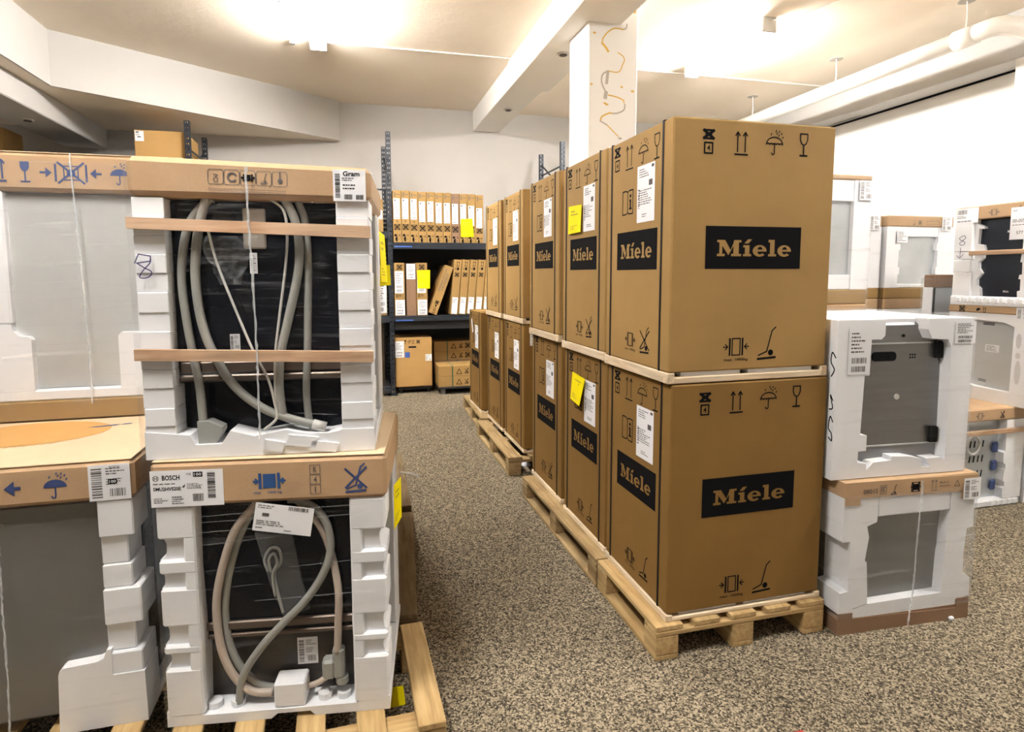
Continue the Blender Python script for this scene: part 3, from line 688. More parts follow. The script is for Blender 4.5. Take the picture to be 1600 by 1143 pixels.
# instruction bag with a coiled cable
MB().prism([(.27, .59), (.384, .575), (.405, .44), (.43, .33), (.35, .30), (.31, .42)], .045, .056).build('document_bag', 'bag', t)
hose(t, [(.305, .46), (.295, .50), (.315, .535), (.34, .53), (.345, .49), (.325, .455), (.33, .40), (.345, .32)], .05, .0045, 'plastic', 'coiled_cable'); hose(t, [(.315, .46), (.31, .50), (.325, .52), (.335, .49), (.32, .45), (.325, .38)], .044, .0045, 'plastic', 'coiled_cable')
film(t, W_, Dp, .002, .80, 'film', .004, 1)
creases(t, [(.10, .672, .62, .69, .004), (.12, .655, .40, .66, .003), (.30, .645, .64, .662, .0035), (.10, .622, .33, .63, .003), (.11, .582, .36, .60, .0025), (.12, .50, .30, .512, .0025), (.38, .50, .60, .512, .003), (.28, .398, .66, .408, .0045), (.10, .44, .30, .452, .002)], -.009)
P_ = sheet('paper_slip', 'paper', t, (.0, -.0125, 0), (math.cos(-.17), 0, math.sin(-.17)), (math.sin(.17), 0, math.cos(.17)), .172, .664, .345, .752)
k = Ink().scrib(.18, .735, .26, .748, 2, 3).bars(.27, .738, .33, .75, 5).rect(.195, .712, .215, .722).scrib(.18, .683, .30, .70, 3, 8).scrib(.18, .672, .20, .68, 1, 2).scrib(.265, .67, .285, .677, 1, 2)
k.build('printing', 'grey', P_, (.0, -.0125, 0), (math.cos(-.17), 0, math.sin(-.17)), (math.sin(.17), 0, math.cos(.17)), off=.0018)
label(t, FRONT(.085), .377, .118, .442, .21, 'code', 3, 'rating_sticker')
F = FRONT(-.0065)
B_ = sheet('brand_label', 'paper', t, *F, -.004, .707, .203, .818)
k = Ink().text('BOSCH', .030, .789, .080, .804, 0, True).arc(.012, .795, .008, .008, 0, 360, .0014, 16).line([(.008, .79), (.008, .80)], .0015).line([(.016, .79), (.016, .80)], .0015).line([(.008, .795), (.016, .795)], .0015)
k.text('SMU2HVS20E', .004, .757, .082, .768, 0, True).rect(.118, .797, .145, .812).scrib(.004, .775, .11, .781, 1, 3).scrib(.004, .718, .045, .736, 3, 4).scrib(.055, .714, .09, .74, 4, 5)
k.bars(.115, .722, .145, .745, 2).bars(.158, .73, .180, .81, 7, True, 18).scrib(.10, .76, .145, .778, 4, 9).poly([(.085, .766), (.095, .776), (.092, .766)]).text('YOE', .098, .803, .112, .809)
k.build('printing', 'black', B_, *F, off=.0016); Ink().text('100', .121, .8, .142, .809).build('number', 'paper', B_, *F, off=.0022)
Ink().clamp(.336, .752, .044, .0055, solid=True).build('clamp_symbol', 'blue2', t, *F); Ink().text('max', .290, .735, .31, .741).text('1000 kg', .33, .733, .372, .743).build('load_lettering', 'blue2', t, *F)
k = Ink()
for j, ch in enumerate('R41'): k.line([(.456, .79-.031*j), (.486, .79-.031*j), (.486, .818-.031*j), (.456, .818-.031*j)], .0016, True).text(ch, .466, .795-.031*j, .476, .812-.031*j)
k.build('stack_code', 'grey', t, *F); Ink().trolley(.592, .732, .085, .0042, cross=True).build('trolley_symbol', 'blue', t, *F)

# ---- front upper dishwasher
W_, Dp, z0 = .668, .52, .9905
t = thing('wrapped_dishwasher', 'front upper dishwasher with grey hoses, two wooden battens and handwritten 8', 'dishwasher', (-1.74, -.06, z0), -6, 'wrapped dishwashers at the left')
MB().box(.04, .05, .22, W_-.04, Dp-.04, .77, .006).build('casing', 'dark', t); MB().box(.06, .085, .05, W_-.06, Dp-.05, .22, .004).build('base_panel', 'dark', t)
MB().box(.09, .04, .225, W_-.09, .08, .245, .004).box(.09, .046, .25, W_-.09, .08, .285, .004).build('ledge', 'brownmetal', t)
zz = [.04, .10, .155, .215, .27, .33, .385, .44, .50, .555, .61, .665, .72, .773]
segs = [(zz[i], zz[i+1], .003 if i % 2 else .0, .0 if i % 2 else .004) for i in range(len(zz)-1)]
post(t, segs, .087, .14, b=.002); post(t, mirror(segs, W_), .57, .14, b=.002)
post(t, [(.04, .773, .0, Dp-.12)], .087, Dp); post(t, [(.04, .773, W_, Dp-.12)], .57, Dp)
fb = MB(); fb.prism([(0, 0), (W_, 0), (W_, .07), (.57, .07), (.56, .065), (.53, .06), (.46, .062), (.40, .075), (.31, .06), (.24, .08), (.215, .04), (.14, .04), (.125, .07), (0, .085)], .0, .11); fb.box(0, .11, 0, W_, Dp, .04, .004); fb.build('foam_base', 'foam', t)
for a, b_, c_, d_ in ((.40, .03, .49, .062), (.33, .02, .39, .05), (.47, .012, .55, .04)): MB().prism([(a, b_), (c_, b_-.012), (c_+.01, d_-.012), (a+.012, d_)], -.008, .0).build('foam_chip', 'foam', t)
# carton lid, sagging to the right
L = MB(); L.box(-.008, -.006, .774, W_+.008, Dp+.006, .880, .016); L.v = [(x, y, z+(.010-.022*x/W_ if z > .82 else .002-.010*x/W_)) for x, y, z in L.v]; L.build('carton_lid', 'card2', t)
F = FRONT(-.0066)
k = Ink()
for j in range(5):
    x = .215+.0445*j; y = .812-.0012*j; k.line([(x+.004, y), (x+.038, y), (x+.042, y+.006), (x+.042, y+.036), (x+.038, y+.042), (x+.004, y+.042), (x, y+.036), (x, y+.006)], .0016, True)
k.arc(.236, .825, .006, .007, 0, 360, .002, 10).line([(.23, .84), (.242, .838), (.236, .832)], .002).arc(.2815, .832, .012, .012, 20, 320, .005, 10).trolley(.37, .816, .028, .0016).disc(.415, .823, .007).line([(.415, .83), (.415, .848)], .004)
for j in range(3): k.line([(.215, .80-.006*j), (.43, .794-.006*j)], .0012)
k.build('line_pictograms', 'grey', t, *F, off=.0007); Ink().clamp(.3255, .822, .018, .003, solid=True).build('clamp_symbol', 'black', t, *F, off=.0007)
B_ = sheet('brand_label', 'paper', t, *F, .566, .768, .661, .860)
Ink().text('Gram', .595, .841, .644, .856, 0, True).scrib(.592, .826, .65, .838, 2, 3).scrib(.594, .80, .635, .82, 2, 6).bars(.598, .773, .622, .788, 3).bars(.632, .773, .654, .787, 4).bars(.572, .778, .586, .85, 5, True, 20).build('printing', 'black', B_, *F, off=.0016)
hose(t, [(.215, .775), (.199, .77), (.154, .72), (.128, .655), (.114, .547), (.12, .43), (.134, .312), (.148, .208), (.153, .095)], .036, .0125, 'hose', 'inlet_hose')
hose(t, [(.205, .775), (.195, .768), (.176, .703), (.162, .629), (.156, .531), (.166, .414), (.193, .32), (.248, .216), (.327, .143), (.408, .105), (.49, .08)], .026, .0135, 'hose', 'drain_hose')
MB().tube([(.478, .026, .083), (.517, .026, .072)], .0165, 14).build('hose_cuff', 'cord', t, True)
hose(t, [(.41, .78), (.42, .772), (.446, .714), (.456, .639), (.448, .546), (.415, .41), (.39, .307), (.382, .203), (.39, .112)], .028, .0135, 'hose', 'drain_hose')
hose(t, [(.45, .775), (.455, .769), (.473, .707), (.478, .614), (.472, .443), (.466, .304), (.459, .181), (.464, .085)], .045, .0115, 'hose', 'inlet_hose')
hose(t, [(.198, .70), (.202, .678), (.221, .588), (.262, .463), (.312, .323), (.353, .232), (.37, .153), (.373, .109), (.335, .075)], .014, .004, 'cord', 'power_cord')
hose(t, [(.37, .775), (.39, .766), (.417, .738), (.424, .671), (.414, .563), (.393, .428), (.376, .308), (.371, .187), (.376, .125)], .02, .004, 'cord', 'power_cord')
MB().prism([(.143, .108), (.145, .04), (.196, .042), (.214, .075), (.214, .088), (.175, .108)], .012, .06).build('inlet_valve', 'plastic', t)
MB().box(.292, .036, .628, .358, .0495, .749, .004).build('metal_plate', 'plate', t)
for zb0, zb1, zb2, zb3 in ((.682, .714, .658, .694), (.302, .335, .281, .314)):
    m = MB(); m.box(-.006, -.022, 0, W_+.004, -.002, 1, .0); m.v = [(x, y, (zb0+(zb2-zb0)*x/W_) if z < .5 else (zb1+(zb3-zb1)*x/W_)) for x, y, z in m.v]; m.build('wooden_batten', 'batten', t)
film(t, W_, Dp, .004, .876, 'film', .009, 4, amp=.004); seam(t, [(.325, .86), (.326, .72), (.328, .65), (.332, .555), (.333, .34), (.333, .24), (.332, .06)], -.026, seed=2)
creases(t, [(.55, .62, .665, .575, .003), (.56, .66, .64, .65, .003), (.55, .74, .66, .755, .003), (.40, .30, .60, .296, .002), (.44, .13, .56, .12, .003)], -.016)
label(t, FRONT(-.012), .322, .553, .343, .614, 'text', 4, 'small_sticker', mat='paper2'); label(t, FRONT(.05), .238, .319, .267, .369, 'code', 5, 'small_sticker', mat='paper2')
Ink().line([(.007, .584), (.018, .61), (.05, .604), (.049, .59), (.012, .584)], .003).line(sp2([(.012, .585), (.03, .572), (.05, .56), (.046, .547), (.03, .541), (.018, .545), (.03, .565), (.048, .585), (.05, .60)]), .003).build('handwritten_number', 'pen', t, *FRONT(-.0105), off=.0012)
# crumpled film on the machine's back
q = random.Random(5); cr_ = MB(); vs = []; NX = 8
for j in range(NX+1):
    for i in range(NX+1):
        u, v = i/NX, j/NX; wv = 1-abs(u-.5)*1.1*(1-v); vs.append((.17+.17*u*(.35+.65*v)+.055*(1-v), .022+q.uniform(-.018, .012), .52+.145*v))
cr_.add(vs, [(j*(NX+1)+i, j*(NX+1)+i+1, (j+1)*(NX+1)+i+1, (j+1)*(NX+1)+i) for j in range(NX) for i in range(NX)]).build('crumpled_film', 'crumple', t)
note('long yellow note on the side of the front upper dishwasher', [(-1.036, .02, 1.515), (-1.012, .10, 1.512), (-1.018, .10, 1.674), (-1.040, .02, 1.682)])
note('square yellow note sticking out behind the front upper dishwasher', [(-1.037, .11, 1.50), (-.998, .13, 1.502), (-1.0, .13, 1.573), (-1.035, .11, 1.572)])
note('yellow note on the side of the front lower dishwasher', [(-1.0135, -.005, .666), (-.985, .03, .696), (-.985, .03, .839), (-1.0115, -.005, .824)])

# ---- grey backed machines at the left edge
W_, Dp = .69, .60
t = thing('wrapped_dishwasher', 'lower grey fronted dishwasher at the left edge, stepped white foam corner', 'dishwasher', (-2.48, -.02, .1445), 0, 'wrapped dishwashers at the left')
MB().box(.04, .035, .03, W_-.04, Dp-.04, .72, .014).build('casing', 'panel', t)
segs = [(.605, .722, .008, .0), (.515, .605, .03, .012), (.44, .515, .022, .008), (.325, .44, .0, .0), (.235, .325, .025, .012), (.165, .235, .006, .0), (.055, .165, .028, .01), (0, .055, .006, .0)]
post(t, mirror(segs, W_), .586, .13, b=.004); post(t, segs, .104, .13, b=.004)
for x0_ in (.032, W_-.0395): MB().box(x0_, .14, .03, x0_+.0075, Dp-.05, .72).build('side_sheet', 'dark', t)  # dark sheets put the deep shade of the side gap into colour
ls = [(.605, .722, .004, .46), (.515, .605, .0, .46), (.325, .44, .0, .46), (.0, .325, .0, .46)]
post(t, mirror(ls, W_), .60, Dp); post(t, ls, .09, Dp)
for sgn in (0, 1):
    pts = [(.448, 0), (.450, .06), (.455, .19), (.459, .203), (.468, .21), (.56, .216), (.578, .224), (.587, .25), (.60, .25), (.60, .166), (.688, .166), (.69, 0)]
    MB().prism([((W_-x) if sgn else x, z) for x, z in pts], -.004, .12).build('foam_corner', 'foam', t)
MB().box(0, .12, 0, W_, Dp, .03, .004).build('foam_base', 'foam', t)
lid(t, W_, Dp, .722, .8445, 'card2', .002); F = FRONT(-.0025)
M['oval'] = cardboard('orange_board_print', (.62, .35, .12, 1)); TOP = ((0, 0, .8445), (1, 0, 0), (0, 1, 0))
Ink().poly([(.24+.25*math.cos(a*.2618), .40+.17*math.sin(a*.2618)) for a in range(24)]).build('oval_print', 'oval', t, *TOP)
Ink().poly([(.40, .45), (.50, .475), (.49, .455), (.43, .44)]).poly([(.51, .476), (.54, .48), (.535, .465), (.505, .46)]).build('blue_mark', 'blue', t, *TOP, off=.001)
k = Ink()
for i in range(14): k.line([(.06+.024*i, .235-.02*math.sin(i*.24)), (.075+.024*i, .27-.02*math.sin(i*.24))], .003)
k.build('hatched_edge', 'card', t, *TOP, off=.0012)
Ink().umbrella(.485, .742, .072, .004, True).build('umbrella_symbol', 'blue', t, *F); k = Ink().line([(.365, .78), (.395, .78)], .010).poly([(.382, .802), (.382, .758), (.356, .78)]); k.build('arrow_symbol', 'blue', t, *F)
Ink().line([(.27, .75), (.33, .81)], .009).line([(.27, .81), (.33, .75)], .009).line([(.335, .75), (.335, .81)], .006).build('crossed_symbol', 'blue', t, *F)
B_ = label(t, F, .571, .722, .682, .832, 'code', 12, 'brand_label'); Ink().text('BOSCH', .628, .82, .655, .827).rect(.623, .772, .647, .787).build('brand_lettering', 'black', B_, *F, off=.0022); Ink().text('100', .626, .775, .644, .784).build('number', 'paper', B_, *F, off=.0027)
film(t, W_, Dp, .002, .82, 'film', .005, 8); seam(t, [(.335, .70), (.336, .60), (.334, .5), (.332, .4), (.33, .25), (.328, .12), (.322, .02)], -.012, seed=5, r=.003)
# the machine behind it that helps to carry the upper one
t2 = thing('wrapped_dishwasher', 'hidden lower dishwasher behind the left edge machine, carrying the upper one', 'dishwasher', (-2.48, .615, 0), 0, 'wrapped dishwashers at the left')
MB().box(.04, .035, .03, W_-.04, Dp-.04, .84, .014).build('casing', 'panel', t2)
for sx in (0, 1):
    for y0, y1 in ((0, .18), (.42, .60)): MB().box(.0 if not sx else .59, y0, .0, .10 if not sx else W_, y1, .845, .01).build('foam_post', 'foam', t2)
lid(t2, W_, Dp, .8455, .989, 'card2', .001)
t = thing('wrapped_dishwasher', 'upper pale grey machine at the left edge with blue symbols on its lid', 'dishwasher', (-2.44, .58, .9905), 0, 'wrapped dishwashers at the left')
MB().box(.04, .03, .11, W_-.04, Dp-.04, .86, .014).build('casing', 'panel_l', t)
post(t, [(.3705, .862, .0, .0)], .079, .18); post(t, [(.3705, .862, W_, .0)], .61, .18); post(t, [(.12, .862, .0, .42)], .08, Dp); post(t, [(.12, .862, W_, .42)], .61, Dp)
MB().prism([(0, .115), (.137, .115), (.137, .31), (.128, .322), (.098, .325), (.08, .345), (.076, .37), (0, .37)], 0, .16).build('foam_corner', 'foam', t); MB().prism([(.425, .115), (W_, .115), (W_, .37), (.612, .37), (.60, .332), (.437, .332), (.426, .318)], 0, .16).build('foam_corner', 'foam', t)
MB().box(0, 0, .077, W_, Dp, .119, .006).build('foam_base', 'foam', t); MB().box(-.003, -.003, 0, W_+.003, Dp+.003, .0765, .006).build('carton_base', 'card', t)
lid(t, W_, Dp, .862, 1.004, 'card2', .004); F = FRONT(-.0045)
Ink().glass(.161, .895, .072, .004, True).build('glass_symbol', 'blue', t, *F); Ink().arrows(.075, .895, .075, .006).build('arrow_symbol', 'blue', t, *F); Ink().umbrella(.468, .892, .075, .004, True).build('umbrella_symbol', 'blue', t, *F)
k = Ink().line([(.266, .893), (.35, .968)], .0075).line([(.266, .968), (.35, .893)], .0075).line([(.258, .90), (.258, .96)], .007).line([(.358, .90), (.358, .96)], .007).line([(.285, .905), (.285, .955), (.331, .955), (.331, .905)], .004, True); k.disc(.308, .93, .014)
for s_ in (-1, 1): X = .308+s_*.07; k.line([(X, .93), (X+s_*.028, .93)], .008); k.poly([(X+s_*.012, .948), (X+s_*.012, .912), (X-s_*.008, .93)])
k.build('crossed_symbol', 'blue', t, *F)
film(t, W_, Dp, .004, .97, 'film2', .006, 11); creases(t, [(.08, .52, .50, .54, .003), (.10, .46, .48, .475, .003), (.30, .42, .56, .44, .003), (.10, .36, .40, .372, .003), (.14, .29, .42, .30, .003)], -.011)
seam(t, [(.31, 1.0), (.312, .90), (.316, .8), (.322, .6), (.326, .4), (.33, .2), (.328, .06)], -.013, seed=6)

# ------------------------------------------------------------------ wrapped ovens at the right
def frame(parent, W_, H0, H1, l, r, b, tp, Dp, notch=(), dep=.12):
    """foam frame of four pieces around the front, and plain rear corners"""
    L = [(0, H0), (l, H0)]; R = [(W_, H0), (W_-r, H0)]
    for z0, z1, d in notch: L += [(l, z0), (l+d, z0), (l+d, z1), (l, z1)]; R += [(W_-r, z0), (W_-r-d, z0), (W_-r-d, z1), (W_-r, z1)]
    L += [(l, H1), (0, H1)]; R += [(W_-r, H1), (W_, H1)]
    MB().prism(L, 0, dep).build('foam_side', 'foam', parent); MB().prism(R, 0, dep).build('foam_side', 'foam', parent)
    if b > 0: MB().box(l+.0005, .004, H0, W_-r-.0005, dep, H0+b, .004).build('foam_bar', 'foam', parent)
    if tp > 0: MB().box(l+.0005, .004, H1-tp, W_-r-.0005, dep, H1, .004).build('foam_bar', 'foam', parent)
    for x0, x1 in ((0, .1), (W_-.1, W_)): MB().box(x0, Dp-.12, H0, x1, Dp, H1, .006).build('foam_side', 'foam', parent)
def oven(label_, loc, rz, W_, Dp, H, cap, base, panel, l=.12, r=.12, b=.06, tp=.05, notch=(), seed=0, fm='film', capm='card2', basem='card', group='wrapped ovens stacked at the right', name='wrapped_oven', lab=None, filmz=None):
    t = thing(name, label_, 'oven', loc, rz, group)
    MB().box(.04, .03, max(base, .02)+.001, W_-.04, Dp-.03, H-max(cap, .02)-.001, .006).build('casing', panel, t)
    frame(t, W_, base+.0005 if base else 0, H-cap-.0005 if cap else H, l, r, b, tp, Dp, notch)
    if not base: MB().box(.1, .12, 0, W_-.1, Dp-.12, .02).build('foam_base', 'foam', t)
    if not cap: MB().box(.1, .12, H-.02, W_-.1, Dp-.12, H).build('foam_top', 'foam', t)
    if cap: MB().box(-.003, -.003, H-cap, W_+.003, Dp+.003, H, .008).build('carton_lid', capm, t)
    if base: MB().box(-.003, -.003, 0, W_+.003, Dp+.003, base, .008).build('carton_base', basem, t)
    film(t, W_, Dp, .003, H-.003, fm, .005, seed)
    for i, (u0, v0, u1, v1, kd) in enumerate(lab or ()): label(t, FRONT(-.011), u0, v0, u1, v1, kd, seed+i, 'brand_label')
    return t
# lower oven beside the cartons
W_, Dp = .668, .58
t = thing('wrapped_oven', 'lower near oven on the floor, carton lid and carton base, beside the cartons', 'oven', (.838, -.04, 0), -3, 'wrapped ovens stacked at the right')
MB().box(.05, .045, .07, W_-.04, Dp-.03, .60, .008).build('casing', 'panel', t)
MB().prism([(0, .41), (.038, .41), (.04, .19), (.0, .185), (.0, .09), (.065, .085), (.065, .11), (.138, .125), (.136, .18), (.125, .31), (.115, .32), (.13, .42), (.118, .47), (.165, .485), (.167, .505), (.17, .60), (.0, .60)], 0, .14).build('foam_side', 'foam', t)
MB().prism([(.52, .11), (.525, .30), (.53, .33), (.53, .40), (.54, .505), (.54, .60), (.665, .60), (.668, .42), (.635, .415), (.626, .29), (.63, .215), (.668, .185), (.672, .10), (.60, .09)], 0, .14).build('foam_side', 'foam', t)
MB().box(.1705, .0, .506, .5395, .14, .60, .006).build('foam_bar', 'foam', t); MB().prism([(.0655, .068), (.60, .055), (.60, .105), (.52, .13), (.14, .122), (.0655, .105)], .001, .14).build('foam_bar', 'foam', t)
for x0, x1 in ((0, .1), (W_-.1, W_)): MB().box(x0, Dp-.14, .09, x1, Dp, .60, .006).build('foam_side', 'foam', t)
cb = MB().prism([(-.004, 0), (W_, 0), (W_, .094), (.604, .096), (.604, .052), (.0645, .067), (.0645, .093), (-.004, .095)], -.004, -.0005); cb.box(-.004, -.0005, 0, W_, Dp, .066, .0); cb.build('carton_base', 'cardbrown', t)
cl = MB().prism([(.0, .57), (.073, .567), (.073, .598), (.59, .588), (.59, .553), (W_+.004, .552), (W_+.004, .66), (.0, .668)], -.005, -.0005); cl.box(.0, -.0005, .6005, W_+.004, Dp, .665); cl.build('carton_lid', 'card2', t)
F = FRONT(-.005)
Ink().text('08015', .085, .614, .156, .634).build('code_lettering', 'grey', t, *F); Ink().line([(.168, .607), (.198, .608), (.198, .646), (.168, .645)], .002, True).text('VFE', .172, .612, .194, .642, 90).build('code_box', 'grey', t, *F)
Ink().trolley(.236, .604, .04, .0025).build('trolley_symbol', 'black', t, *F); Ink().crate(.345, .607, .04, .0028).clamp(.345, .616, .024, .003, solid=True).build('clamp_symbol', 'black', t, *F); Ink().arrows(.44, .604, .046, .0026).build('arrow_symbol', 'grey', t, *F)
Ink().text('Made in', .468, .632, .516, .642).text('Germany', .468, .616, .524, .627).build('origin_lettering', 'grey', t, *F); Ink().recycle(.56, .615, .028, .002).build('recycle_symbol', 'grey', t, *F)
label(t, FRONT(-.013), .587, .553, .676, .648, 'code', 21, 'brand_label'); film(t, W_, Dp, .07, .61, 'film2', .006, 12)
seam(t, [(.37, .655), (.37, .60), (.365, .5), (.36, .38), (.358, .25), (.352, .12), (.345, .06), (.34, .01)], -.014, seed=9)
# upper oven beside the cartons
t = thing('wrapped_oven', 'upper near oven in a white foam frame with steel back and black slot', 'oven', (.802, 0, .6685), -4, 'wrapped ovens stacked at the right')
H = .676
MB().box(.06, .05, .02, W_-.06, Dp-.03, H-.02, .01).build('casing', 'steel', t)
MB().prism([(0, 0), (.168, 0), (.168, .062), (.124, .068), (.125, .117), (.163, .118), (.163, .185), (.130, .188), (.137, .44), (.16, .442), (.162, .593), (.209, .592), (.226, .608), (.226, H), (0, H)], 0, .16).build('foam_side', 'foam', t)
MB().prism([(W_, 0), (.49, 0), (.49, .03), (.468, .066), (.54, .068), (.562, .054), (.564, .20), (.558, .55), (.54, .585), (.46, .589), (.437, .63), (.437, H), (W_, H)], 0, .16).build('foam_side', 'foam', t)
MB().prism([(.1685, 0), (.4895, 0), (.4895, .028), (.446, .031), (.444, .066), (.379, .081), (.293, .086), (.293, .069), (.201, .064), (.1685, .029)], .001, .16).build('foam_bar', 'foam', t); MB().box(.2265, .06, .632, .4365, .16, H, .004).build('foam_bar', 'foam', t)
MB().box(0, .16, .0, .05, Dp, H, .004).build('foam_side', 'foam', t); MB().box(W_-.05, .16, 0, W_, Dp, H, .004).build('foam_side', 'foam', t); MB().box(.0505, .16, H-.018, W_-.0505, Dp, H).build('foam_top', 'foam', t); MB().box(.0505, .16, .0, W_-.0505, Dp, .018).build('foam_base', 'foam', t)
MB().prism([(.225, .492), (.318, .492), (.328, .50), (.33, .512), (.326, .526), (.316, .532), (.225, .532), (.214, .526), (.21, .512), (.214, .498)], .044, .0505).build('black_slot', 'black', t)
for z0_, z1_ in ((.125, .195), (.50, .575)): MB().box(.515, .03, z0_, .555, .0495, z1_, .004).build('black_latch', 'black', t)
MB().tube([(.346, .045, .334), (.346, .052, .334)], .012, 14).build('bright_stud', 'cord', t); MB().tube([(.362, .045, .60), (.362, .052, .60)], .007, 10).build('screw', 'black', t)
k = Ink(); 
for a in range(3):
    for b_ in range(2): k.rect(.40+.012*a, .50+.012*b_, .408+.012*a, .508+.012*b_)
k.build('vent_holes', 'black', t, *FRONT(.05)); MB().box(.07, .046, .118, W_-.09, .05, .124).box(.07, .046, .565, W_-.09, .05, .571).build('panel_fold', 'panel_l', t)
label(t, FRONT(-.001), .053, .448, .156, .643, 'rows', 31, 'delivery_label'); label(t, FRONT(-.001), .571, .565, .676, .661, 'rows', 33, 'brand_label')
S = ((0, Dp, 0), (0, -1, 0), (0, 0, 1))
Ink().line(sp2([(.575, .52), (.555, .54), (.55, .50), (.57, .47), (.555, .44)]), .006).line(sp2([(.57, .34), (.555, .36), (.57, .31), (.552, .30)]), .006).line(sp2([(.575, .25), (.56, .27), (.552, .22), (.57, .2), (.573, .17), (.555, .18)]), .006).build('pen_scrawl', 'black', t, *S)
film(t, W_, Dp, .004, H+.004, 'film', .005, 14)
q = random.Random(3); m = MB(); NX = 9; vs = []
for j in range(NX+1):
    for i in range(NX+1): vs.append((.01+.65*i/NX, .02+.55*j/NX, H+.006+q.uniform(0, .012)))
m.add(vs, [(j*(NX+1)+i, j*(NX+1)+i+1, (j+1)*(NX+1)+i+1, (j+1)*(NX+1)+i) for j in range(NX) for i in range(NX)]).build('crumpled_film', 'film2', t, True)
tag(MB().box(1.40, -.085, .0, 1.425, -.065, .016, .005).build('foam_crumb', 'foam'), 'white foam crumb on the carpet before the lower oven', 'crumb')

# ---- machines at the right edge: two on the floor, two turned towards the aisle on top of them
yC = .83
t = thing('wrapped_oven', 'floor machine at the right edge, bluish vented back and pale batten', 'oven', (2.50, yC, 0), 0, 'wrapped ovens stacked at the right')
W_, Dp, H = .66, .58, .664
MB().box(.05, .05, .03, W_-.05, Dp-.03, .58, .006).build('casing', 'zinc', t); MB().box(-.003, -.003, .583, W_+.003, Dp+.003, H, .008).build('carton_lid', 'card2', t)
MB().prism([(.505, .05), (.50, .12), (.515, .13), (.515, .16), (.50, .17), (.508, .24), (.515, .25), (.515, .28), (.495, .29), (.49, .36), (.505, .37), (.50, .58), (W_, .58), (W_, .05)], 0, .14).build('foam_side', 'foam', t); MB().prism([(0, .05), (.12, .05), (.12, .58), (0, .58)], 0, .14).build('foam_side', 'foam', t)
for x0 in (0, W_-.1): MB().box(x0, Dp-.14, .05, x0+.1, Dp, .58, .006).build('foam_side', 'foam', t)
MB().box(.01, .14, .05, .0495, Dp-.14, .58).build('side_sheet', 'foam', t)
m = MB().box(0, 0, 0, W_, Dp, .05, .01)
for i in range(5): m.box(.40+.05*i, -.006, .004, .428+.05*i, .01, .045, .006)
m.build('foam_base', 'foam', t)
board(t, 'wooden_batten', W_/2, -.012, .512, W_+.01, .02, .03, 'x', 'batten')
k = Ink()
for rr in range(3):
    for cc in range(7): x = .13+.036*cc+(.0 if cc < 3 else .02); k.poly([(x, .395-.1*rr), (x+.012, .395-.1*rr), (x+.018, .44-.1*rr), (x+.006, .44-.1*rr)])
k.build('vent_slots', 'black', t, *FRONT(.05)); MB().tube([(.265+.052*math.cos(a*.32), .03, .42+.062*math.sin(a*.32)) for a in range(21)], .008, 8).build('coiled_cord', 'cord', t, True)
for z in (.39, .265, .135): MB().box(.445, .03, z-.035, .488, .05, z+.035, .008).build('hinge_block', 'blue', t)
F = FRONT(-.003); Ink().clamp(.26, .60, .04, .003).build('clamp_symbol', 'grey', t, *F); Ink().trolley(.45, .60, .045, .003, cross=True).build('trolley_symbol', 'black', t, *F)
film(t, W_, Dp, .004, .60, 'film', .005, 22)
oven('floor machine at the extreme right edge beside the vented one', (3.195, yC, 0), 0, .66, .58, .664, .08, 0, 'zinc', seed=25)
yC = 1.295
t = thing('wrapped_oven', 'middle machine at the right edge, pale sheet back in white foam, facing the aisle', 'oven', (3.05, yC, .6645), -90, 'wrapped ovens stacked at the right')
W_, H = .66, .648
MB().box(.06, .04, .03, W_-.05, Dp-.03, .58, .006).build('casing', 'panel_l', t)
MB().prism([(.427, .085), (.43, .518), (.366, .545), (.0, .56), (0, .598), (W_, .598), (W_, 0), (.427, 0)], 0, .14).build('foam_side', 'foam', t)
MB().prism([(0, 0), (.4265, 0), (.4265, .085), (.20, .092), (.13, .10), (.13, .555), (0, .559)], 0, .14).build('foam_side', 'foam', t)
for x0 in (0, W_-.1): MB().box(x0, Dp-.14, .0, x0+.1, Dp, .598, .006).build('foam_side', 'foam', t)
MB().box(W_-.0495, .14, .0, W_-.01, Dp-.14, .598).build('side_sheet', 'foam', t)
M['foamshade'] = plain('foam_recess_shade', (.62, .62, .63, 1), .7)  # flat grey ovals, the shade of the foam's recesses put into colour
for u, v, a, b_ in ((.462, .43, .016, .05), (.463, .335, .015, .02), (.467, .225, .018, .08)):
    Ink().poly([(u+a*math.cos(x*.4), v+b_*math.sin(x*.4)) for x in range(16)]).build('recess_shade', 'foamshade', t, *FRONT(0))
label(t, FRONT(.04), .232, .335, .321, .385, 'text', 41, 'rating_label')
k = Ink()
for v in (.53, .52): k.line([(.21, v), (.28, v)], .006)
for v in (.13, .14): k.line([(.20, v), (.25, v-.004)], .004)
k.build('vent_slots', 'black', t, *FRONT(.04))
MB().box(-.01, -.004, .5985, W_+.003, Dp+.003, H, .008).build('carton_lid', 'card2', t); F = FRONT(-.004); Ink().crate(.09, .605, .036, .003).build('crossed_symbol', 'black', t, *F); Ink().arrows(.24, .606, .03, .003).build('arrow_symbol', 'black', t, *F); Ink().poly([(.19, .61), (.215, .622), (.205, .636), (.185, .625)]).build('ink_mark', 'black', t, *F)
label(t, FRONT(-.006), .44, .57, .53, .646, 'code', 43, 'brand_label'); film(t, W_, Dp, .004, .645, 'film', .005, 23)
t = thing('wrapped_oven', 'top oven at the right edge, black glass, handwritten 8 and arrow', 'oven', (3.05, yC, 1.3130), -90, 'wrapped ovens stacked at the right')
W_, H = .66, .68
MB().box(.06, .045, .05, W_-.05, Dp-.03, .59, .006).build('casing', 'ovenglass', t)
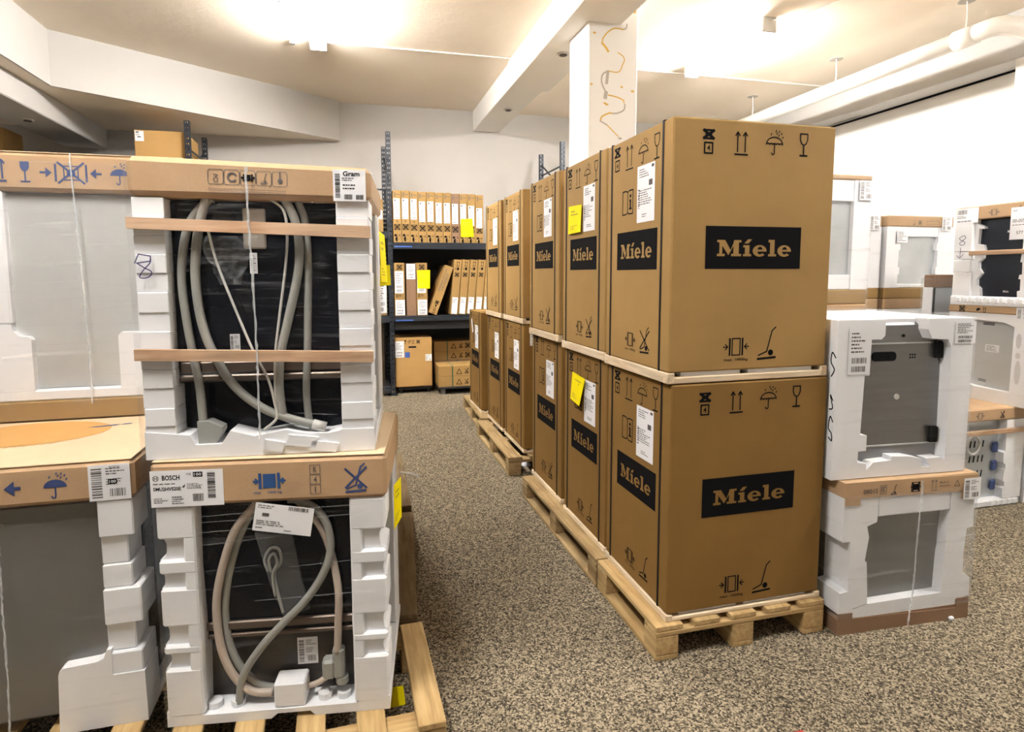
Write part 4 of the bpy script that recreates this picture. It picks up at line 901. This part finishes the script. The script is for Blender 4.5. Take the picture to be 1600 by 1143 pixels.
MB().prism([(.10, .064), (.186, .064), (.18, .118), (.158, .138), (.156, .18), (.186, .222), (.164, .256), (.161, .298), (.189, .325), (.195, .386), (.186, .414), (.149, .423), (.152, .526), (.189, .523), (.188, .537), (.14, .561), (.14, .59), (.10, .59)], .02, .14).build('foam_side', 'foam', t)
m = MB().box(.0, -.004, .375, .125, .14, .59, .003).box(0, -.002, .316, .133, .14, .373, .003).box(.003, -.004, .23, .125, .14, .314, .003).box(.005, 0, .064, .13, .14, .228, .003).build('foam_block', 'foam', t)
MB().prism([(.431, .064), (.428, .103), (.445, .11), (.443, .181), (.431, .184), (.435, .21), (.45, .213), (.447, .291), (.435, .291), (.443, .387), (.44, .59), (W_, .59), (W_, .064)], .0, .14).build('foam_side', 'foam', t)
for x0 in (0, W_-.1): MB().box(x0, Dp-.14, .0, x0+.1, Dp, .59, .006).build('foam_side', 'foam', t)
MB().box(W_-.0495, .14, .0, W_-.01, Dp-.14, .59).build('side_sheet', 'foam', t)
m = MB().box(0, -.004, .0, W_, Dp, .0635, .004)
for i in range(11): m.box(.05+.05*i, -.012, .02, .078+.05*i, -.003, .054, .006)
m.build('foam_base', 'foam', t)
MB().box(-.003, -.004, .5905, W_+.003, Dp+.003, H, .006).build('carton_lid', 'card2', t)
board(t, 'wooden_batten', W_/2+.06, -.012, .36, W_-.12, .02, .03, 'x', 'batten')
label(t, FRONT(-.005), .007, .57, .158, .672, 'wide', 51, 'brand_label'); F = FRONT(-.024)
B_ = sheet('delivery_label', 'paper', t, *F, .376, .437, .50, .643); Ink().text('00-005', .388, .545, .46, .568).text('577', .415, .47, .455, .49).scrib(.388, .615, .43, .627, 1, 3).scrib(.388, .525, .48, .535, 1, 5).build('printing', 'grey', B_, *F, off=.0016)
F = FRONT(-.004); Ink().clamp(.257, .608, .038, .0028).build('clamp_symbol', 'grey', t, *F); Ink().trolley(.40, .60, .055, .003, cross=True).build('crossed_symbol', 'black', t, *F)
Ink().line(sp2([(.06, .482), (.04, .47), (.045, .456), (.062, .448), (.079, .435), (.07, .42), (.052, .42), (.042, .432), (.06, .448), (.08, .466), (.075, .482), (.06, .484)]), .0035).build('handwritten_number', 'pen', t, *FRONT(-.004), off=.001)
Ink().line([(.051, .40), (.05, .335)], .0035).line(sp2([(.026, .347), (.045, .33), (.055, .334), (.072, .356)]), .0035).build('handwritten_arrow', 'pen', t, *FRONT(-.004), off=.001)
Ink().rect(.315, .49, .36, .503).build('maker_badge', 'paper2', t, *FRONT(.045)); Ink().text('Miele', .314, .093, .348, .107).build('maker_lettering', 'paper2', t, *FRONT(.045))

# ---- ovens farther back, three high
NT = ((.16, .22, .012), (.34, .40, .012))
for i, z in enumerate((0, .664)):
    oven(['lowest oven under the tall wrapped machine behind the cartons', 'second oven up under the tall wrapped machine behind the cartons'][i], (1.635, 1.30, z), 0, .67, .58, .6635, .09, .06, 'zinc', seed=60+i, notch=NT)
oven('tall milky wrapped machine on top behind the near carton stack', (1.635, 1.30, 1.328), 0, .67, .58, .866, .035, .10, 'zinc', l=.10, r=.14, b=.10, tp=.14, seed=63, fm='film2', lab=((.56, .70, .668, .83, 'code'),))
for j, (x, y) in enumerate(((2.40, 1.93), (3.115, 1.90))):
    for i, z in enumerate((0, .664)):
        oven(['lowest', 'second'][i]+' oven of the '+['left', 'right'][j]+' rear stack by the white wall', (x, y, z), 0, .69, .58, .6635, .085, .06, ['panel_l', 'zinc'][j], seed=70+i+3*j, notch=NT)
    t = oven(['top oven of the rear stack, half hidden by the tall wrapped machine', 'top oven of the rear stack, steel back between two white labels'][j], (x, y, 1.328), 0, .69, .58, .68, .09, .09, ['panel_l', 'zinc'][j], l=.13, r=.15, b=.03, tp=.08, seed=80+j, notch=((.2, .26, .015), (.40, .46, .015)), lab=((.555, .56, .66, .68, 'code'),))
    F = FRONT(-.003); Ink().text('L', .2, .605, .205, .63).trolley(.27, .608, .035, .002).crate(.33, .61, .03, .002).line([(.40, .61), (.53, .612), (.53, .64), (.40, .638)], .002, True).build('printed_symbols', 'grey', t, *F)
    if j: label(t, FRONT(-.012), .09, .46, .20, .56, 'text', 90, 'tilted_note'); MB().box(.23, .02, .55, .255, .029, .58, .004).build('latch', 'black', t); MB().box(.265, .02, .55, .29, .029, .58, .004).build('latch', 'black', t)
t = thing('wrapped_cabinet_front', 'tall slim grey wrapped cabinet front with black edge between the oven stacks', 'panel', (3.085, 1.45, 0), 0)
MB().box(.0, 0, .02, .50, .08, 1.43, .006).build('casing', 'zinc', t); MB().box(-.002, -.004, 1.4305, .502, .084, 1.525, .006).build('carton_lid', 'cardbrown', t); MB().box(-.008, -.010, .02, .004, -.0005, 1.43, .003).build('black_edge', 'black', t); MB().box(-.002, -.002, 0, .502, .082, .0195).build('carton_base', 'cardbrown', t)
MB().box(-.010, .004, .02, -.0005, .08, 1.43, .003).build('foam_strip', 'foam', t); film(t, .50, .08, .02, 1.5, 'film2', .014, 95)
# stacks on the weathered pallets, behind the front dishwashers
for j, (x, y) in enumerate(((-1.71, .63), (-1.68, 1.62))):
    for i in range(2):
        oven(['lower', 'upper'][i]+' wrapped machine on the '+['nearer', 'farther'][j]+' weathered pallet, behind the front dishwashers', (x, y, .1445+.866*i), 0, .66, .60, .8655, .10, .05, 'panel', seed=120+2*j+i, name='wrapped_dishwasher', group='wrapped dishwashers at the left', notch=NT)

# ------------------------------------------------------------------ steel rack at the rear wall
rk = thing('steel_rack', 'dark blue steel pallet rack with three upright frames along the rear wall', 'rack', (0, 0, 0))
YF_, YR_ = 5.53, 6.40
def upright(x, y, H=3.31, w_=.058, d_=.055):
    m = MB(); pit = .06; h_ = .022
    for a, b in ((0, .012), (.023, .035), (.046, .058)): m.box(x-w_/2+a, y, .0, x-w_/2+b, y+.003, H)
    n = int(H/pit)
    for i in range(n+1): z0 = i*pit+h_; m.box(x-w_/2+.001, y+.0002, i*pit, x+w_/2-.001, y+.0028, min(i*pit+pit-h_, H))
    m.box(x-w_/2, y+.003, 0, x-w_/2+.003, y+d_, H); m.box(x+w_/2-.003, y+.003, 0, x+w_/2, y+d_, H)
    m.build('upright', 'rack', rk); MB().box(x-.06, y-.02, 0, x+.06, y+d_+.03, .008).build('foot_plate', 'rack', rk)
for x in (-2.9, -.64, 1.66):
    upright(x, YF_); upright(x-.01, YR_)
    for z0, z1 in ((.3, .9), (.9, 1.5), (1.5, 2.1), (2.1, 2.7), (2.7, 3.15)):
        a, b = (z0, z1) if int(z0*10) % 2 else (z1, z0)
        MB().tube([(x, YF_+.05, a), (x-.005, YR_+.01, b)], .012, 6).build('brace', 'rack', rk)
    MB().tube([(x, YF_+.05, 3.0), (x-.005, YR_+.01, 3.0)], .012, 6).build('brace', 'rack', rk)
def level(x0, x1, z, drop=.085, deck=True, tagx=None):
    for y in (YF_-.008, YR_+.02):
        MB().box(x0+.03, y-.015, z-drop, x1-.03, y+.03, z-.035, .004).box(x0+.03, y+.006, z-.036, x1-.03, y+.03, z, .004).build('beam', 'rack', rk)
    MB().box(x0+.032, YF_+.03, z-.03, x1-.032, YR_, z-.002).build('deck', 'deck', rk)
    if tagx: MB().box(tagx, YF_-.0255, z-.062, tagx+.22, YF_-.0235, z-.046).build('blue_tag', 'bluetag', rk)
level(-.64, 1.66, 1.955, tagx=-.59); level(-.64, 1.66, 1.022, .07, tagx=-.59); level(-2.9, -.64, 2.085); level(-2.9, -.64, 1.03); level(-2.9, -.64, .12)
MB().box(-.60, YF_+.02, .845, 1.62, YF_+.045, .95).build('front_plate', 'deck', rk)
MB().box(-2.86, YR_-.03, .1, -.68, YR_-.02, 2.05).build('back_panel', 'deck', rk); MB().box(-.60, YR_-.03, .1, 1.62, YR_-.02, 1.9).build('back_panel', 'deck', rk)
MB().tube([(-1.6, YF_+.02, 2.605), (-.66, YF_+.02, 2.605)], .012, 6).build('safety_bar', 'rack', rk)
x = -5.2; level(-5.2, -2.9, 2.86); upright(-5.2, YF_); upright(-5.21, YR_)

# ---- slim cartons on the top shelf
zt = 1.9555
for i in range(11):
    x = -.596+.1063*i; h = .648-.0025*i+[0, .004, 0, -.004, .002, 0, .003, -.003, 0, .002, -.004][i]
    place = ['first slim upright carton on the top shelf, beside the rack post', 'second slim carton from the post on the top shelf', 'third slim carton from the post on the top shelf', 'fourth slim carton from the post on the top shelf', 'fifth slim carton from the post on the top shelf', 'sixth and middle slim carton on the top shelf', 'fifth slim carton from the right end of the top shelf', 'darker slim carton, fourth from the right on the top shelf', 'slim carton on the top shelf behind the yellow note', 'slim carton second from the right on the top shelf', 'rightmost slim carton on the top shelf, taped corner'][i]
    t = thing('slim_carton', place, 'carton', (x, 5.56, zt), 0, 'slim cartons on the top shelf'); wd = .1015
    MB().box(0, 0, 0, wd, .55, h, .003).build('carton_body', 'card' if i != 7 else 'cardbrown', t); F = FRONT(0)
    k = Ink().line([(.015, h-.075), (.035, h-.022)], .007).line([(.035, h-.078), (.013, h-.024)], .007).scrib(.038, h-.062, .09, h-.038, 1, 2); k.build('type_code', 'grey', t, *F)
    dv = [0, 0, .002, -.02, -.02, -.03, -.03, -.03, -.03, -.05, -.07][i]
    L = sheet('shipping_label', 'paper', t, *F, .008, h-.355+dv, .084, h-.10+dv)
    Ink().rect(.018, h-.135+dv, .036, h-.112+dv).bars(.012, h-.31+dv, .024, h-.21+dv, i, True, 10).scrib(.03, h-.30+dv, .075, h-.16+dv, 6, i).scrib(.012, h-.35+dv, .08, h-.325+dv, 1, i).build('printing', 'grey', L, *F, off=.0016)
    Ink().crate(.05, h-.49, .068, .005).build('crossed_symbol', 'black', t, *F); Ink().line([(.05, h-.395), (.05, h-.37)], .004).line([(.038, h-.385), (.062, h-.385)], .004).build('arrow_symbol', 'black', t, *F)
    Ink().rect(.012, h-.572, .042, h-.545).line([(.042, h-.558), (.08, h-.558)], .004).line([(.08, h-.575), (.08, h-.542)], .005).build('glass_symbol', 'black', t, *F)
    Ink().poly([(.05+.026*math.cos(a), h-.605+.034*math.sin(a)) for a in [math.pi/2+math.pi*j/8 for j in range(9)]]).line([(.05, h-.605), (.075, h-.605)], .004).build('umbrella_symbol', 'black', t, *F)
note('yellow note hanging on the slim cartons of the top shelf', [(.273, 5.553, 2.031), (.439, 5.553, 2.036), (.42, 5.553, 2.271), (.265, 5.553, 2.26)])
# ---- cartons on the middle shelf
zm = 1.0225
for i, (x0, x1, h) in enumerate(((-.60, -.466, .675), (-.446, -.322, .668), (-.316, -.178, .676))):
    t = thing('upright_carton', ['upright carton on the middle shelf next to the rack post', 'plain upright carton with white label at its top, middle shelf', 'upright carton under the yellow note on the middle shelf'][i], 'carton', (x0, 5.56, zm), 0, 'upright cartons on the middle shelf'); wd = x1-x0
    MB().box(0, 0, 0, wd, .5, h, .003).build('carton_body', ['card', 'cardbrown', 'card'][i], t); F = FRONT(0)
    if i == 1: label(t, F, .005, h-.20, wd-.01, h-.005, 'rows', 5)
    else:
        Ink().crate(.07, h-.085, .06, .004).build('crossed_symbol', 'black', t, *F); label(t, F, .01, h-.385, .118, h-.105, 'rows', i); label(t, F, .012, .01, .13, .205, 'rows', i+3); Ink().line([(.02, h-.44), (.04, h-.395)], .006).line([(.04, h-.44), (.02, h-.395)], .006).text('100', .05, h-.43, .085, h-.40).build('type_code', 'black', t, *F)
note('yellow note on the middle shelf cartons', [(-.301, 5.553, 1.374), (-.148, 5.553, 1.371), (-.142, 5.553, 1.606), (-.308, 5.553, 1.602)])
def leaning(label_, xb, th, wd, h, kind, seed=0):
    """slim carton leaning to the right by th degrees, resting on its lower right edge"""
    t = thing('leaning_carton', label_, 'carton', (xb, 5.55, zm), 0, 'leaning cartons on the middle shelf'); t.rotation_euler = (0, math.radians(th), 0)
    MB().box(-wd, 0, .0, 0, .5, h, .003).build('carton_body', 'card', t); F = FRONT(0)
    if kind == 'lean':
        Ink().text('FRAGILE', -.055, .33, -.03, .56, 90).text('ZERBRECHLICH', -.09, .30, -.066, .60, 90).build('lettering', 'grey', t, *F); Ink().crate(-.05, .14, .04, .004).glass(-.05, .08, .05, .004, True).build('glass_symbol', 'black', t, *F); Ink().arrows(-.05, .015, .05, .005).build('arrow_symbol', 'black', t, *F)
    else:
        Ink().arrows(-.045, h-.085, .06, .005).build('arrow_symbol', 'black', t, *F); Ink().rect(-.055, h-.135, -.03, h-.10).line([(-.08, h-.118), (-.055, h-.118)], .005).build('glass_symbol', 'black', t, *F); Ink().crate(-.05, h-.22, .05, .004).build('crossed_symbol', 'black', t, *F)
        L = sheet('shipping_label', 'paper', t, *F, -.085, .01, -.012, .225); Ink().scrib(-.08, .15, -.02, .21, 3, seed).build('printing', 'grey', L, *F, off=.0016)
leaning('strongly tilted carton with upright lettering on the middle shelf', -.066, 20.5, .108, .655, 'lean')
for i in range(5):
    leaning(['first of the slightly tilted cartons, against the strongly tilted one', 'second slightly tilted carton on the middle shelf', 'third slightly tilted carton on the middle shelf', 'fourth slightly tilted carton on the middle shelf', 'fifth slightly tilted carton, half hidden by the aisle cartons'][i], .212+.1075*i, 5.2, .1, .715, 'std', i)
# ---- bottom of the rack
t = thing('low_platform', 'low black platform under the large ochre carton', 'platform', (-.57, 5.63, 0)); MB().box(0, 0, .045, .44, .5, .0895, .003).build('platform', 'deck', t)
for x in (.02, .38):
    for y in (.02, .44): MB().box(x, y, 0, x+.04, y+.04, .0445).build('foot', 'deck', t)
t = thing('large_carton', 'large ochre carton with white label at the bottom of the rack', 'carton', (-.605, 5.60, .0905), 0)
MB().box(0, 0, 0, .478, .55, .645, .006).build('carton_body', 'card3', t); F = FRONT(0); label(t, F, .004, .39, .115, .60, 'rows', 3)
sheet('blue_sticker', 'bluetag', t, *F, .128, .385, .19, .455); label(t, F, .392, .335, .475, .42, 'code', 8, 'small_label')
Ink().glass(.135, .565, .05, .004, True).umbrella(.185, .565, .05, .004).arrows(.235, .567, .045, .004).crate(.30, .568, .04, .003).build('printed_symbols', 'black', t, *F); Ink().poly([(.18, .51), (.27, .51), (.278, .52), (.27, .532), (.18, .532), (.172, .52)]).build('hand_hole', 'black', t, *F)
def flat(label_, x, y, z, wd, d, h, strap=True):
    t = thing('flat_carton', label_, 'carton', (x, y, z), 0, 'flat cartons at the bottom of the rack'); MB().box(0, 0, 0, wd, d, h, .003).build('carton_body', 'card', t); F = FRONT(0)
    MB().box(.178, -.0016, -.0, .19, -.0002, h+.0016).box(.178, -.0016, h+.0002, .19, d, h+.0016).build('strap', 'green', t)
    Ink().recycle(.27, .03, .07, .005).build('recycle_symbol', 'black', t, *F); Ink().trolley(.37, .035, .065, .004, cross=True).build('trolley_symbol', 'black', t, *F); Ink().crate(.47, .03, .07, .005).build('crossed_symbol', 'black', t, *F)
    return t
flat('lower flat carton at the front of the rack floor, green strap', -.07, 5.42, .098, .9, .42, .134)
flat('upper flat carton at the front of the rack floor, green strap', -.07, 5.42, .2345, .9, .42, .134)
flat('lower flat carton at the rear of the rack floor', -.06, 5.88, .38, .9, .45, .128)
flat('upper flat carton at the rear of the rack floor', -.06, 5.88, .5105, .9, .45, .128)
# the dolly and riser carrying them
t = thing('low_dolly', 'low black dolly on round feet under the flat cartons', 'dolly', (-.07, 5.40, 0)); MB().box(0, .0, .072, .9, .44, .0975, .004).build('platform', 'deck', t)
for x in (.06, .84):
    for y in (.05, .38): MB().tube([(x, y, 0), (x, y, .0715)], .035, 14).build('round_foot', 'steel', t)
t = thing('riser_carton', 'dark riser box behind the front flat cartons', 'carton', (-.06, 5.88, 0), 0); MB().box(0, 0, 0, .9, .45, .379, .003).build('carton_body', 'cardbrown', t); MB().box(.3, -.001, 0, .34, -.0001, .379).build('tape', 'grey', t)
# ---- left bay
t = thing('shelf_carton', 'carton with white label on the left bay shelf, beside the post', 'carton', (-1.10, 5.60, 2.0855), 0); MB().box(0, 0, 0, .385, .5, .41, .004).build('carton_body', 'card', t); label(t, FRONT(0), .28, .16, .375, .27, 'rows', 4)
t = thing('shelf_carton', 'white labelled carton on the lower left bay shelf', 'carton', (-1.05, 5.60, 1.0305), 0); MB().box(0, 0, 0, .36, .5, .43, .004).build('carton_body', 'card', t); label(t, FRONT(0), .18, .03, .355, .42, 'rows', 6)
note('small yellow note by the left bay carton', [(-.80, 5.592, 1.40), (-.72, 5.592, 1.39), (-.72, 5.592, 1.50), (-.80, 5.592, 1.51)]) if False else None
t = thing('shelf_carton', 'large ochre carton high on the far left rack bay', 'carton', (-3.46, 5.59, 2.8605), 0); MB().box(0, 0, 0, .525, .6, .33, .005).build('carton_body', 'card3', t); L = sheet('shipping_label', 'paper', t, *FRONT(0), .01, .205, .10, .318); Ink().rect(.02, .295, .05, .31).rect(.035, .245, .07, .258).scrib(.02, .265, .09, .285, 2, 3).build('printing', 'grey', L, *FRONT(0), off=.0016)
t = thing('shelf_carton', 'ochre carton at the far left edge, high on the rack', 'carton', (-5.15, 5.96, 2.8605), 0); MB().box(0, 0, 0, .265, .4, .36, .005).build('carton_body', 'card3', t); MB().box(.11, -.001, 0, .15, -.0001, .36).build('tape', 'card2', t)
# ---- bits on the floor
tag(MB().box(.262, -.47, 0, .30, -.44, .004, .001).build('red_scrap', plain('red_paper', (.5, .03, .02, 1), .6)), 'small red scrap on the carpet before the near pallet', 'scrap')
tag(MB().prism([(-1.04, .0), (-1.0, .0), (-.985, .002), (-1.03, .003)], .02, .12).build('yellow_scrap', 'yellow'), 'yellow scrap on the carpet under the pale pallet', 'scrap')
m = MB(); q = random.Random(2); n = 9
m.add([(.2+.05*math.cos(2*math.pi*i/n)*q.uniform(.6, 1), 2.45+.05*math.sin(2*math.pi*i/n)*q.uniform(.6, 1), 0.001) for i in range(n)]+[(.2, 2.45, .05)], [(i, (i+1) % n, n) for i in range(n)]+[tuple(reversed(range(n)))])
tag(m.build('paper_scrap', 'paper'), 'crumpled white scrap under the pallet at the aisle gap', 'scrap')
